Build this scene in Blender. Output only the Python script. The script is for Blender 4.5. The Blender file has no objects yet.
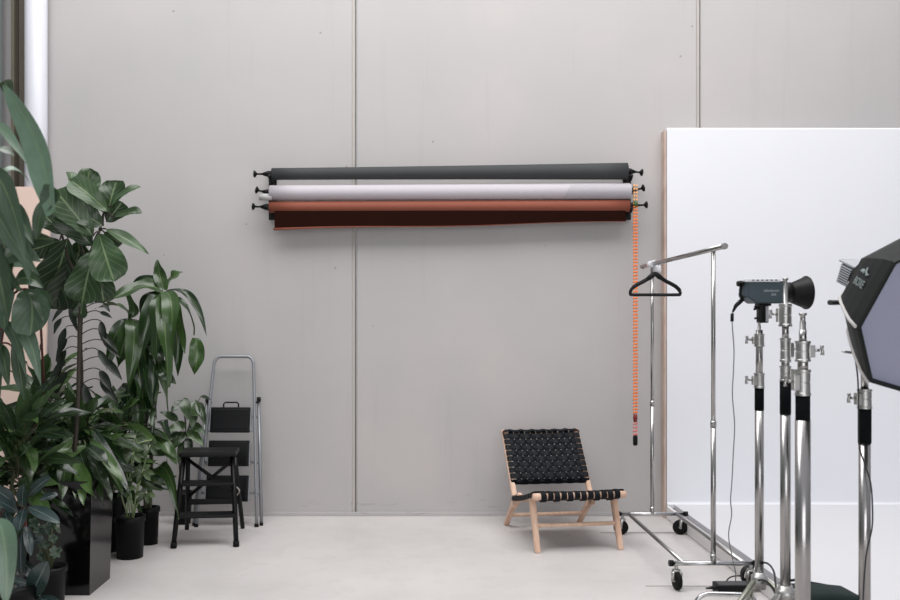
import bpy, bmesh, math, random
from mathutils import Vector, Matrix, Euler
PI = math.pi
R = math.radians
sc = bpy.context.scene
COL = sc.collection
F, CX, CY, EYE = 900.0, 416.0, 323.0, 1.5      # focal length and principal point in pixels, eye height in metres


def at(px, py, d):
    """the point at depth d that the photograph shows at (px, py)"""
    return Vector(((px - CX) * d / F, d, EYE - (py - CY) * d / F))


# ------------------------------------------------------------------ materials
def srgb(r, g, b):
    return tuple(((c / 255) / 12.92 if c / 255 <= .04045 else ((c / 255 + .055) / 1.055) ** 2.4) for c in (r, g, b)) + (1,)


class NT:
    def __init__(self, name):
        self.m = bpy.data.materials.new(name)
        self.m.use_nodes = True
        self.t = self.m.node_tree
        self.b = self.t.nodes['Principled BSDF']

    def n(self, kind, **kw):
        nd = self.t.nodes.new(kind)
        for k, v in kw.items():
            if k.startswith('i_'):
                nd.inputs[k[2:].replace('_', ' ')].default_value = v
            else:
                setattr(nd, k, v)
        return nd

    def l(self, a, b):
        self.t.links.new(a, b)

    def mix(self, fac, a, b, blend='MIX'):
        nd = self.t.nodes.new('ShaderNodeMix')
        nd.data_type = 'RGBA'
        nd.blend_type = blend
        for sock, val in ((nd.inputs[0], fac), (nd.inputs[6], a), (nd.inputs[7], b)):
            if hasattr(val, 'is_output'):
                self.l(val, sock)
            else:
                sock.default_value = val
        return nd.outputs[2]

    def math(self, op, a, b=0.0, c=0.0):
        nd = self.t.nodes.new('ShaderNodeMath')
        nd.operation = op
        for i, val in enumerate((a, b, c)):
            if hasattr(val, 'is_output'):
                self.l(val, nd.inputs[i])
            else:
                nd.inputs[i].default_value = val
        return nd.outputs[0]

    def ramp(self, fac, stops):
        nd = self.t.nodes.new('ShaderNodeValToRGB')
        e = nd.color_ramp.elements
        while len(e) < len(stops):
            e.new(.5)
        for el, (p, c) in zip(e, stops):
            el.position = p
            el.color = c if len(c) == 4 else (*c, 1)
        self.l(fac, nd.inputs[0])
        return nd.outputs[0]

    def noise(self, scale, detail=4, rough=.55, coord=None):
        nd = self.n('ShaderNodeTexNoise', i_Scale=scale, i_Detail=detail, i_Roughness=rough)
        if coord is not None:
            self.l(coord, nd.inputs['Vector'])
        return nd.outputs['Fac']

    def bump(self, h, strength=.1, dist=.01):
        nd = self.n('ShaderNodeBump', i_Strength=strength, i_Distance=dist)
        self.l(h, nd.inputs['Height'])
        self.l(nd.outputs[0], self.b.inputs['Normal'])

    def geo(self):
        return self.n('ShaderNodeNewGeometry').outputs['Position']


def plain(name, col, rough=.5, metal=0.0, var=.06, scale=20, bump=0.0, spec=.5, coat=0.0):
    t = NT(name)
    f = t.noise(scale, 3, .6, t.n('ShaderNodeTexCoord').outputs['Object'])
    lo = tuple(c * (1 - var) for c in col[:3]) + (1,)
    hi = tuple(min(1, c * (1 + var)) for c in col[:3]) + (1,)
    t.l(t.mix(f, lo, hi), t.b.inputs['Base Color'])
    t.b.inputs['Roughness'].default_value = rough
    t.b.inputs['Metallic'].default_value = metal
    t.b.inputs['Specular IOR Level'].default_value = spec
    t.b.inputs['Coat Weight'].default_value = coat
    if bump:
        t.bump(t.noise(scale * 8, 3, .6, t.n('ShaderNodeTexCoord').outputs['Object']), bump, .003)
    return t.m


def wall_mat():
    t = NT('cast_concrete')
    p = t.geo()
    big = t.noise(.7, 5, .55, p)
    mid = t.noise(3.5, 5, .6, p)
    base = t.ramp(big, [(.3, srgb(176, 174, 174)), (.5, srgb(182, 178, 178)), (.7, srgb(189, 183, 181))])
    base = t.mix(t.math('MULTIPLY', mid, .35), base, srgb(172, 171, 170))
    # vertical streaks left by the forms
    mp = t.n('ShaderNodeMapping')
    mp.inputs['Scale'].default_value = (5, 5, .25)
    t.l(p, mp.inputs[0])
    st = t.noise(1.6, 4, .6, mp.outputs[0])
    base = t.mix(t.math('MULTIPLY', t.math('GREATER_THAN', st, .60), .10), base, srgb(163, 160, 160))
    # small blow holes and scuffs
    vo = t.n('ShaderNodeTexVoronoi', i_Scale=3.2)
    t.l(p, vo.inputs['Vector'])
    hole = t.math('LESS_THAN', vo.outputs['Distance'], .028)
    base = t.mix(t.math('MULTIPLY', hole, .5), base, srgb(110, 104, 100))
    mp2 = t.n('ShaderNodeMapping')
    mp2.inputs['Scale'].default_value = (2.5, 1, 16)
    t.l(p, mp2.inputs[0])
    sz = t.n('ShaderNodeSeparateXYZ')
    t.l(p, sz.inputs[0])
    low = t.math('LESS_THAN', sz.outputs[2], .17)
    scuff = t.math('MULTIPLY', t.math('GREATER_THAN', t.noise(1.7, 6, .7, mp2.outputs[0]), .60), low)
    base = t.mix(t.math('MULTIPLY', scuff, .22), base, srgb(128, 118, 112))
    t.l(base, t.b.inputs['Base Color'])
    t.b.inputs['Roughness'].default_value = .75
    t.b.inputs['Specular IOR Level'].default_value = .25
    t.bump(t.noise(30, 5, .6, p), .08, .004)
    return t.m


def floor_mat():
    t = NT('ground_concrete_floor')
    p = t.geo()
    a = t.noise(.9, 6, .6, p)
    b = t.noise(6, 6, .65, p)
    c = t.ramp(a, [(.3, srgb(189, 185, 183)), (.5, srgb(199, 195, 193)), (.7, srgb(206, 201, 199))])
    c = t.mix(t.math('MULTIPLY', t.math('GREATER_THAN', b, .58), .22), c, srgb(184, 180, 178))
    vo = t.n('ShaderNodeTexVoronoi', i_Scale=5.0)
    t.l(p, vo.inputs['Vector'])
    c = t.mix(t.math('MULTIPLY', t.math('LESS_THAN', vo.outputs['Distance'], .035), .4), c, srgb(140, 136, 132))
    t.l(c, t.b.inputs['Base Color'])
    rr = t.ramp(b, [(.3, (.40,) * 3), (.7, (.56,) * 3)])
    t.l(rr, t.b.inputs['Roughness'])
    t.b.inputs['Specular IOR Level'].default_value = .35
    t.bump(b, .03, .004)
    return t.m


def wood_mat(name, c1, c2, scale=9):
    t = NT(name)
    co = t.n('ShaderNodeTexCoord').outputs['Object']
    mp = t.n('ShaderNodeMapping')
    mp.inputs['Scale'].default_value = (4, 1.0, 1.0)
    t.l(co, mp.inputs[0])
    nz = t.noise(scale, 6, .65, mp.outputs[0])
    t.l(t.ramp(nz, [(.3, c1), (.65, c2)]), t.b.inputs['Base Color'])
    t.b.inputs['Roughness'].default_value = .5
    t.bump(nz, .05, .002)
    return t.m


def leaf_mat(name, dark, light, vein, under, rough=.36, nv=9, slope=.5, veinw=.13, vamt=.6, coat=.0, bri=1.0):
    t = NT(name)
    dark, light, vein, under = [tuple(c * k * bri for c in q[:3]) + (1,) for q, k in ((dark, .42), (light, .60), (vein, .62), (under, .55))]
    uv = t.n('ShaderNodeUVMap').outputs[0]
    s = t.n('ShaderNodeSeparateXYZ')
    t.l(uv, s.inputs[0])
    au = t.math('ABSOLUTE', t.math('SUBTRACT', s.outputs[0], .5))
    rnd = t.n('ShaderNodeAttribute', attribute_name='rnd').outputs['Fac']
    base = t.mix(t.math('POWER', rnd, 1.6), dark, light)
    nz = t.noise(16, 4, .6, t.n('ShaderNodeTexCoord').outputs['Object'])
    base = t.mix(t.math('MULTIPLY', nz, .5), base, tuple(c * .55 for c in dark[:3]) + (1,))
    mid = t.math('LESS_THAN', au, .028)
    ph = t.math('FRACT', t.math('MULTIPLY', t.math('SUBTRACT', s.outputs[1], t.math('MULTIPLY', au, slope)), float(nv)))
    side = t.math('LESS_THAN', ph, veinw)
    v = t.math('MULTIPLY', t.math('MAXIMUM', mid, t.math('MULTIPLY', side, .6)), vamt)
    base = t.mix(v, base, vein)
    back = t.n('ShaderNodeNewGeometry').outputs['Backfacing']
    base = t.mix(t.math('MULTIPLY', back, .6), base, under)
    t.l(base, t.b.inputs['Base Color'])
    t.b.inputs['Roughness'].default_value = rough
    t.b.inputs['Specular IOR Level'].default_value = .5
    t.b.inputs['Coat Weight'].default_value = coat
    t.b.inputs['Coat Roughness'].default_value = .2
    t.bump(ph, .25, .004)
    # a little light comes through the blade
    out = t.t.nodes['Material Output']
    tr = t.n('ShaderNodeBsdfTranslucent')
    t.l(t.mix(.5, base, (.06, .14, .02, 1)), tr.inputs['Color'])
    ms = t.n('ShaderNodeMixShader')
    ms.inputs[0].default_value = .10
    t.l(t.b.outputs[0], ms.inputs[1])
    t.l(tr.outputs[0], ms.inputs[2])
    t.l(ms.outputs[0], out.inputs['Surface'])
    return t.m


M = {}
M['wall'] = wall_mat()
M['floor'] = floor_mat()
M['seam'] = plain('seam_sealant', srgb(120, 114, 108), .7)
M['seamlight'] = plain('highlit_seam_sealant', srgb(176, 171, 165), .7)  # sealant made pale: the highlight of the seam bevels is in its colour
M['leftwall'] = plain('painted_side_wall', srgb(120, 128, 127), .6, var=.08, scale=6)
M['column'] = plain('olive_steel_column', srgb(98, 92, 80), .6, var=.15, scale=10)
M['pipe'] = plain('white_pvc', srgb(208, 208, 216), .4, var=.02)
M['peach'] = plain('peach_board', srgb(232, 205, 192), .6, var=.05, scale=3)
M['cyc'] = plain('white_cove_paint', srgb(227, 228, 233), .6, var=.015, scale=2, spec=.3)
M['cycfloor'] = plain('darkened_cove_paint', srgb(208, 208, 211), .6, var=.02, scale=2, spec=.25)  # same cove paint, darkened in colour to offset strong overhead light on the floor
M['cycside'] = plain('grey_white_edge_board', srgb(226, 223, 223), .6, var=.04, scale=6)
M['ply'] = wood_mat('raw_plywood_edge', srgb(176, 150, 136), srgb(202, 182, 170), 6)
M['chrome'] = plain('chrome_steel', (.56, .56, .57, 1), .24, 1.0, var=.03)
M['satin'] = plain('satin_steel', (.38, .375, .37, 1), .30, 1.0, var=.05)
M['alu'] = plain('cast_aluminium', (.46, .46, .45, 1), .36, .95, var=.08)
M['stand'] = plain('brushed_stand_tube', (.40, .39, .385, 1), .24, 1.0, var=.05)
M['leggrey'] = plain('grey_green_steel_leg', srgb(150, 152, 140), .4, .6)
M['black'] = plain('black_plastic', srgb(11, 12, 13), .45, spec=.25)
M['blackmetal'] = plain('black_metal', srgb(10, 10, 11), .5, spec=.25)
M['rubber'] = plain('black_rubber', srgb(14, 14, 15), .7, var=.15, spec=.2)
M['sleeve'] = plain('black_foam_sleeve', srgb(12, 15, 17), .85, var=.1, bump=.1, spec=.1)
M['leather'] = plain('navy_black_leather', srgb(13, 16, 21), .5, var=.2, scale=40, bump=.15, spec=.14)
M['oak'] = wood_mat('pale_wood', srgb(196, 160, 136), srgb(222, 190, 168), 8)
M['paper_grey'] = plain('charcoal_paper', srgb(66, 68, 69), .7, var=.04, scale=3, spec=.2)
M['paper_lilac'] = plain('lilac_white_paper', srgb(190, 184, 190), .6, var=.02, scale=3, spec=.2)
M['paper_flap'] = plain('pale_grey_paper', srgb(176, 172, 178), .6, var=.02, scale=3, spec=.2)
M['paper_terra'] = plain('terracotta_paper', srgb(136, 78, 62), .6, var=.05, scale=3, spec=.2)
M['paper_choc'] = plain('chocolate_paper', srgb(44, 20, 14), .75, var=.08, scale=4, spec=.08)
M['core'] = plain('grey_card_tube', srgb(176, 174, 174), .7)
M['orange'] = plain('orange_plastic', srgb(255, 128, 28), .4, var=.05)
M['orange_pale'] = plain('pale_orange_plastic', srgb(250, 182, 120), .4, var=.05)
M['pinkchain'] = plain('faded_red_plastic', srgb(226, 130, 122), .4, var=.1)
M['darkred'] = plain('dark_red_plastic', srgb(120, 26, 26), .4)
M['green'] = plain('green_plastic', srgb(56, 92, 44), .5)
M['ladder'] = plain('ladder_aluminium', srgb(150, 153, 158), .45, .6, var=.05)
M['tread'] = plain('black_tread', srgb(10, 11, 13), .32, var=.1, spec=.3)
M['stool'] = plain('black_lacquer', srgb(9, 10, 11), .45, var=.1, spec=.25)
M['planter'] = plain('gloss_black_planter', srgb(8, 8, 9), .13, var=.1, spec=.45)
M['pot'] = plain('black_nursery_pot', srgb(14, 15, 17), .45, var=.12, spec=.2)
M['soil'] = plain('potting_soil', srgb(42, 32, 25), .9, var=.5, scale=60, bump=.5)
M['bark'] = plain('plant_bark', srgb(50, 42, 34), .75, var=.3, scale=50, bump=.3)
M['redbark'] = plain('red_brown_cane', srgb(82, 36, 34), .6, var=.2, scale=50)
M['cane'] = plain('green_brown_cane', srgb(78, 82, 56), .6, var=.25, scale=50)
M['palestem'] = plain('pale_green_stem', srgb(128, 146, 104), .5, var=.1)
M['strobe'] = plain('slate_grey_housing', srgb(66, 80, 87), .42, var=.05)
M['strobe_lt'] = plain('silver_grey_housing', srgb(172, 174, 180), .4, var=.05)
M['white'] = plain('white_plastic', srgb(228, 229, 234), .4, var=.02)
M['letter'] = plain('light_grey_lettering', srgb(176, 186, 190), .6)
M['letter2'] = plain('grey_green_lettering', srgb(128, 140, 140), .6)
M['fabric'] = plain('black_softbox_fabric', srgb(22, 26, 25), .6, var=.12, scale=12, bump=.1, spec=.2)
M['diffuser'] = plain('white_diffusion_cloth', srgb(150, 154, 174), .7, var=.02, scale=6, spec=.2)
M['piping'] = plain('light_grey_piping', srgb(186, 184, 182), .6)
M['bag'] = plain('dark_green_canvas', srgb(28, 40, 38), .75, var=.1, scale=30, bump=.2, spec=.2)
M['brick'] = plain('charcoal_plastic', srgb(58, 58, 60), .5)
M['cable'] = plain('black_cable', srgb(34, 34, 36), .55)
M['cablegrey'] = plain('grey_cable', srgb(112, 112, 118), .5)

M['fig'] = leaf_mat('fiddle_leaf', srgb(34, 58, 33), srgb(78, 108, 68), srgb(140, 160, 118), srgb(98, 112, 84), .34, 6, .8, .10, .6, bri=1.5)
M['lance'] = leaf_mat('lance_leaf', srgb(24, 44, 30), srgb(92, 124, 66), srgb(112, 138, 92), srgb(70, 88, 66), .24, 14, .7, .10, .35, coat=.35, bri=1.6)
M['corn'] = leaf_mat('corn_plant_leaf', srgb(30, 56, 30), srgb(90, 122, 66), srgb(112, 134, 84), srgb(84, 102, 68), .28, 1, 0, .0, .7, coat=.2, bri=1.45)
M['rub'] = leaf_mat('rubber_leaf', srgb(24, 40, 42), srgb(54, 74, 76), srgb(128, 146, 142), srgb(60, 74, 70), .22, 26, .35, .08, .5, coat=.3, bri=1.5)
M['arch'] = leaf_mat('large_leaf', srgb(30, 50, 26), srgb(112, 138, 118), srgb(124, 144, 100), srgb(104, 128, 100), .30, 7, .8, .07, .35, coat=.1, bri=2.1)
M['dry'] = leaf_mat('dark_droop_leaf', srgb(24, 36, 26), srgb(46, 62, 42), srgb(70, 80, 56), srgb(44, 56, 42), .45, 8, .5, .1, .3)
M['umb'] = leaf_mat('umbrella_leaf', srgb(62, 88, 50), srgb(122, 146, 100), srgb(170, 184, 140), srgb(120, 138, 104), .35, 6, .5, .1, .5)
M['jade'] = leaf_mat('jade_leaf', srgb(70, 100, 80), srgb(150, 172, 152), srgb(160, 180, 150), srgb(120, 140, 118), .3, 1, 0, 0, .2)


# ------------------------------------------------------------------ mesh builder
class MB:
    def __init__(self):
        self.v, self.f, self.fm, self.fs, self.uv, self.rnd = [], [], [], [], [], []

    def add(self, vs, fs, smooth=True, mat=0, uv=None, rnd=.5):
        o = len(self.v)
        self.v += [Vector(p) for p in vs]
        self.uv += uv if uv else [(0.0, 0.0)] * len(vs)
        self.rnd += [rnd] * len(vs)
        for f in fs:
            self.f.append([i + o for i in f])
            self.fm.append(mat)
            self.fs.append(smooth)
        return self

    def bm(self, b, smooth=False, mat=0, X=None):
        b.verts.index_update()
        vs = [(X @ v.co if X else v.co.copy()) for v in b.verts]
        self.add(vs, [[v.index for v in f.verts] for f in b.faces], smooth, mat)
        b.free()
        return self

    def box(self, c, size, rot=None, bevel=0.0, mat=0, seg=2):
        b = bmesh.new()
        bmesh.ops.create_cube(b, size=1)
        for v in b.verts:
            v.co = Vector((v.co.x * size[0], v.co.y * size[1], v.co.z * size[2]))
        if bevel:
            bmesh.ops.bevel(b, geom=b.edges[:], offset=bevel, segments=seg, affect='EDGES', profile=.6)
        X = Matrix.Translation(c) @ (rot if rot is not None else Matrix())
        return self.bm(b, False, mat, X)

    def tube(self, path, r, n=10, closed=False, mat=0, caps=True, squash=1.0, up=None):
        P = [Vector(p) for p in path]
        N = len(P)
        rr = r if isinstance(r, (list, tuple)) else [r] * N
        T = []
        for i in range(N):
            a = P[(i - 1) % N] if (closed or i > 0) else P[i]
            b = P[(i + 1) % N] if (closed or i < N - 1) else P[i]
            d = b - a
            T.append(d.normalized() if d.length > 1e-9 else Vector((0, 0, 1)))
        u = Vector(up) if up else (Vector((0, 0, 1)) if abs(T[0].z) < .9 else Vector((1, 0, 0)))
        vs = []
        for i in range(N):
            u = (u - T[i] * u.dot(T[i]))
            if u.length < 1e-6:
                u = T[i].orthogonal()
            u.normalize()
            w = T[i].cross(u)
            for k in range(n):
                a = 2 * PI * k / n
                vs.append(P[i] + (u * math.cos(a) * squash + w * math.sin(a)) * rr[i])
        fs = []
        for i in range(N if closed else N - 1):
            j = (i + 1) % N
            for k in range(n):
                fs.append([i * n + k, i * n + (k + 1) % n, j * n + (k + 1) % n, j * n + k])
        self.add(vs, fs, True, mat)
        if caps and not closed:
            o = len(self.v) - len(vs)
            self.f.append([o + k for k in range(n)][::-1]); self.fm.append(mat); self.fs.append(False)
            self.f.append([o + (N - 1) * n + k for k in range(n)]); self.fm.append(mat); self.fs.append(False)
        return self

    def cyl(self, p, q, r, r2=None, n=16, mat=0):
        p, q = Vector(p), Vector(q)
        return self.tube([p, q], [r, r if r2 is None else r2], n, mat=mat)

    def lathe(self, prof, X=None, n=28, mat=0, smooth=True):
        X = X or Matrix()
        vs, fs = [], []
        for (r, z) in prof:
            for k in range(n):
                a = 2 * PI * k / n
                vs.append(X @ Vector((r * math.cos(a), r * math.sin(a), z)))
        for i in range(len(prof) - 1):
            for k in range(n):
                fs.append([i * n + k, i * n + (k + 1) % n, (i + 1) * n + (k + 1) % n, (i + 1) * n + k])
        return self.add(vs, fs, smooth, mat)

    def ball(self, c, r, n=10, scale=(1, 1, 1), mat=0):
        b = bmesh.new()
        bmesh.ops.create_uvsphere(b, u_segments=n, v_segments=max(5, n // 2 + 1), radius=r)
        X = Matrix.Translation(c) @ Matrix.Diagonal((*scale, 1))
        return self.bm(b, True, mat, X)

    def prism(self, pts, th, X=None, bevel=0.0, mat=0):
        """polygon in the local YZ plane, thickness along X"""
        b = bmesh.new()
        lo = [b.verts.new((-th / 2, p[0], p[1])) for p in pts]
        hi = [b.verts.new((th / 2, p[0], p[1])) for p in pts]
        b.faces.new(lo)
        b.faces.new(hi[::-1])
        k = len(pts)
        for i in range(k):
            b.faces.new([lo[i], hi[i], hi[(i + 1) % k], lo[(i + 1) % k]][::-1])
        bmesh.ops.recalc_face_normals(b, faces=b.faces[:])
        if bevel:
            es = [e for e in b.edges if e.calc_face_angle(0) > .6]
            bmesh.ops.bevel(b, geom=es, offset=bevel, segments=2, affect='EDGES')
        return self.bm(b, False, mat, X)

    def leaf(self, base, tip, w, N=(0, -.6, .8), arch=.1, fold=.15, wave=.0, kind='lance', rnd=.5, droop=0.0, nl=10, nw=2, roll=0):
        base, tip, N = Vector(base), Vector(tip), Vector(N)
        L = (tip - base).length
        ctl = (base + tip) / 2 + N.normalized() * arch * L + Vector((0, 0, droop * L))
        prof = {'lance': lambda t: (math.sin(PI * t ** .8) ** .85) if t < .999 else 0,
                'ovate': lambda t: math.sin(PI * min(1, t) ** .62) ** .8,
                'ellip': lambda t: math.sin(PI * t) ** .62,
                'fiddle': lambda t: (.62 * math.sin(PI * min(1, t * 1.55)) ** .7 if t < .3 else
                                     .62 * math.sin(PI * .465) ** .7 + .38 * math.sin(PI * .5 * min(1, (t - .3) / .4)) if t < .7 else
                                     max(0, 1 - ((t - .7) / .3) ** 2.4) ** .5),
                'strap': lambda t: (.45 + .55 * math.sin(PI * .5 * min(1, t * 3))) * (1 if t < .55 else max(0, 1 - ((t - .55) / .45) ** 1.8))}[kind]
        vs, uv = [], []
        cols = 2 * nw + 1
        ph = rnd * 17
        for i in range(nl + 1):
            t = i / nl
            c = base * (1 - t) ** 2 + ctl * 2 * t * (1 - t) + tip * t * t
            tg = ((ctl - base) * (1 - t) + (tip - ctl) * t).normalized()
            n2 = N - tg * N.dot(tg)
            n2 = n2.normalized() if n2.length > 1e-4 else tg.orthogonal().normalized()
            if roll:
                n2 = Matrix.Rotation(roll * t, 3, tg) @ n2
            s = tg.cross(n2).normalized()
            ww = max(w * prof(max(0.0, min(1.0, t))), .0008)
            for k in range(cols):
                a = (k - nw) / nw
                wv = wave * w * abs(a) * math.sin(t * 11 + ph + (2 if a > 0 else 0))
                vs.append(c + s * a * ww * math.cos(fold * abs(a)) + n2 * (abs(a) * ww * math.sin(fold) + wv))
                uv.append((.5 + a * .5, t))
        fs = [[i * cols + k, i * cols + k + 1, (i + 1) * cols + k + 1, (i + 1) * cols + k] for i in range(nl) for k in range(cols - 1)]
        return self.add(vs, fs, True, 0, uv, rnd)

    def build(self, name, mats, parent=None, X=None):
        me = bpy.data.meshes.new(name)
        vs = [(X @ p if X else p) for p in self.v]
        me.from_pydata([tuple(p) for p in vs], [], self.f)
        if not isinstance(mats, (list, tuple)):
            mats = [mats]
        for m in mats:
            me.materials.append(M[m] if isinstance(m, str) else m)
        me.polygons.foreach_set('use_smooth', self.fs)
        me.polygons.foreach_set('material_index', self.fm)
        if any(u != (0.0, 0.0) for u in self.uv):
            ul = me.uv_layers.new(name='UVMap')
            for lp in me.loops:
                ul.data[lp.index].uv = self.uv[lp.vertex_index]
            at_ = me.attributes.new('rnd', 'FLOAT', 'POINT')
            at_.data.foreach_set('value', self.rnd)
        me.update()
        o = bpy.data.objects.new(name, me)
        COL.objects.link(o)
        if parent:
            o.parent = parent
        return o


class Thing:
    """an Empty at the thing's base; parts are given in world or in local coordinates"""

    def __init__(self, name, label, cat, loc, rotz=0.0, group=None):
        o = bpy.data.objects.new(name, None)
        o.empty_display_size = .1
        COL.objects.link(o)
        o.location = loc
        o.rotation_euler = (0, 0, rotz)
        o['label'], o['category'] = label, cat
        if group:
            o['group'] = group
        self.o = o
        self.W = Matrix.Translation(loc) @ Matrix.Rotation(rotz, 4, 'Z')
        self.I = self.W.inverted()

    def part(self, name, mb, mat, world=False, parent=None, label=None):
        o = mb.build(name, mat, parent or self.o, self.I if world else None)
        if label:
            o['label'] = label
        return o


def tag(o, label, cat, group=None):
    o['label'], o['category'] = label, cat
    if group:
        o['group'] = group
    return o


def struct(name, mb, mat):
    o = mb.build(name, mat)
    o['kind'] = 'structure'
    return o


def single(name, mb, mat, label, cat, loc, group=None):
    o = mb.build(name, mat, None, Matrix.Translation(-Vector(loc)))
    o.location = loc
    return tag(o, label, cat, group)


def bez(a, b, c, n=10):
    a, b, c = Vector(a), Vector(b), Vector(c)
    return [a * (1 - t) ** 2 + b * 2 * t * (1 - t) + c * t * t for t in [i / n for i in range(n + 1)]]


def spline(pts, k=8):
    P = [Vector(p) for p in pts]
    out = []
    for i in range(len(P) - 1):
        p0, p1, p2, p3 = P[max(0, i - 1)], P[i], P[i + 1], P[min(len(P) - 1, i + 2)]
        for j in range(k):
            t = j / k
            out.append(.5 * ((2 * p1) + (p2 - p0) * t + (2 * p0 - 5 * p1 + 4 * p2 - p3) * t * t + (3 * p1 - p0 - 3 * p2 + p3) * t ** 3))
    out.append(P[-1])
    return out


def text_mesh(s, size, ext=.0006):
    cu = bpy.data.curves.new('txt', 'FONT')
    cu.body = s
    cu.size = size
    cu.extrude = ext
    cu.resolution_u = 3
    cu.align_x = 'CENTER'
    cu.align_y = 'CENTER'
    ob = bpy.data.objects.new('txt', cu)
    COL.objects.link(ob)
    dg = bpy.context.evaluated_depsgraph_get()
    me = bpy.data.meshes.new_from_object(ob.evaluated_get(dg))
    mb = MB()
    mb.add([v.co.copy() for v in me.vertices], [list(p.vertices) for p in me.polygons], False)
    bpy.data.objects.remove(ob)
    bpy.data.curves.remove(cu)
    bpy.data.meshes.remove(me)
    return mb


# ------------------------------------------------------------------ the setting
WY = 7.0
S1, S2 = (354.5 - CX) * WY / F, (699 - CX) * WY / F
struct('floor', MB().box((1.5, 2.6, -.1), (12, 9.2, .2)), 'floor')
w = MB()
for x0, x1 in ((-4.2, S1), (S1, S2), (S2, 7.2)):
    w.box(((x0 + x1) / 2, WY + .1, 2.7), (x1 - x0 - .026, .2, 5.4), bevel=.010, seg=1)
struct('wall_back', w, 'wall')
sm = MB()
for s in (S1, S2):
    sm.box((s - .006, WY + .034, 2.7), (.020, .06, 5.36))
struct('trim_1', sm, 'seamlight')
struct('trim_2', MB().box((.2, WY - .006, .016), (6.0, .012, .032), bevel=.004), M['wall'])
struct('wall_left', MB().box((-3.27, 3.2, 2.7), (.2, 7.4, 5.4)), 'leftwall')
lines = MB()
lines.box((1.62, 6.44, .0006), (.60, .010, .0012))
lines.box((1.62, 5.13, .0006), (.62, .009, .0012))
struct('trim_3', lines, 'seam')

cx0, cx1 = (8.5 - CX) * 6.86 / F, (26 - CX) * 6.86 / F
c = MB()
c.box(((cx0 + cx1) / 2 + .005, 6.985, 2.7), (cx1 - cx0 - .012, .03, 5.4))
c.box((cx0 + .022, 6.93, 2.7), (.022, .11, 5.4), bevel=.003)
struct('trim_4', c, 'column')

t = Thing('downpipe', 'white round plastic pipe running up the wall beside the corner', 'pipe', (-2.915, 6.905, 0))
p = MB()
p.cyl((0, 0, .0), (0, 0, 5.3), .083, n=32)
t.part('pipe', p, 'pipe')
p = MB()
p.lathe([(.084, 1.99), (.092, 1.995), (.092, 2.09), (.084, 2.095)], n=32)
t.part('coupling', p, 'pipe')

# peach board leaning in the corner
bd = MB()
bd.prism([(6.56, 0), (6.60, 0), (6.80, 2.52), (6.76, 2.525)], .32, Matrix.Translation((-2.908, 0, 0)), bevel=.004)
single('leaning_board', bd, 'peach', 'tall pale peach board leaning in the corner behind the plants', 'board', (-2.908, 6.58, 0))

# white infinity cove
t = Thing('infinity_cove', 'big white painted studio cove wall with raised white floor', 'backdrop wall', (3.6, 6.9, 0))
CF, CH, CXL, PH = 6.90, 3.0, 1.935, .113
b = MB()
prof = [(CF + .07, PH - .03), (CF + .07, CH), (CF + .02, CH), (CF, CH - .012)]
for i in range(9):
    a = i / 8 * PI / 2
    prof.append((CF - .02 + .02 * math.cos(a), PH + .02 - .02 * math.sin(a)))
prof += [(CF - .02, PH - .03)]
b.prism(prof, 4.4, Matrix.Translation((CXL - .01 + 2.2, 0, 0)))
t.part('back_panel', b, 'cyc', True)
b = MB()
b.box((CXL + .02 + 2.2, (CF - .02 + 4.36) / 2, PH / 2), (4.36, CF - .02 - 4.36, PH - .002), bevel=.004)
t.part('raised_floor', b, 'cycfloor', True)
b = MB()
b.box((CXL - .006, (CF + 4.36) / 2, PH / 2 - .006), (.02, CF - 4.36, PH - .018), bevel=.003)
t.part('edge_board', b, 'cycside', True, label='grey white board along the raised floor edge')
b = MB()
b.box((CXL - .02, CF + .055, CH / 2 - .01), (.014, .085, CH - .02), bevel=.002)
t.part('end_trim', b, 'ply', True, label='bare brown plywood end of the white wall')

# ------------------------------------------------------------------ paper rolls on the wall
RD = 6.86
ROLL_L = 'long roll of background paper on the wall'


def bracket(x, side, label):
    t = Thing('wall_bracket', label, 'bracket', (x, WY, 2.32), group='roll brackets')
    b = MB()
    b.box((0, -.012, .16), (.06, .02, .36), bevel=.004)
    t.part('back_plate', b, 'blackmetal')
    for px_z in (2.652, 2.540, 2.406):
        z = px_z - 2.32
        b = MB()
        b.tube(spline([(0, -.02, z - .055), (0, -.07, z - .06), (0, -.14, z - .055), (0, -.175, z - .03)], 5), .012, 8)
        t.part('hook', b, 'blackmetal')
    b = MB()
    b.box((0, -.045, .19), (.030, .05, .26), bevel=.004)
    t.part('bracket_arm', b, 'blackmetal')


bracket((272 - CX) * 6.95 / F, -1, 'black steel three hook bracket at the left ends of the paper rolls')
bracket((628 - CX) * 6.95 / F, 1, 'black steel three hook bracket at the right ends of the paper rolls')


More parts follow.
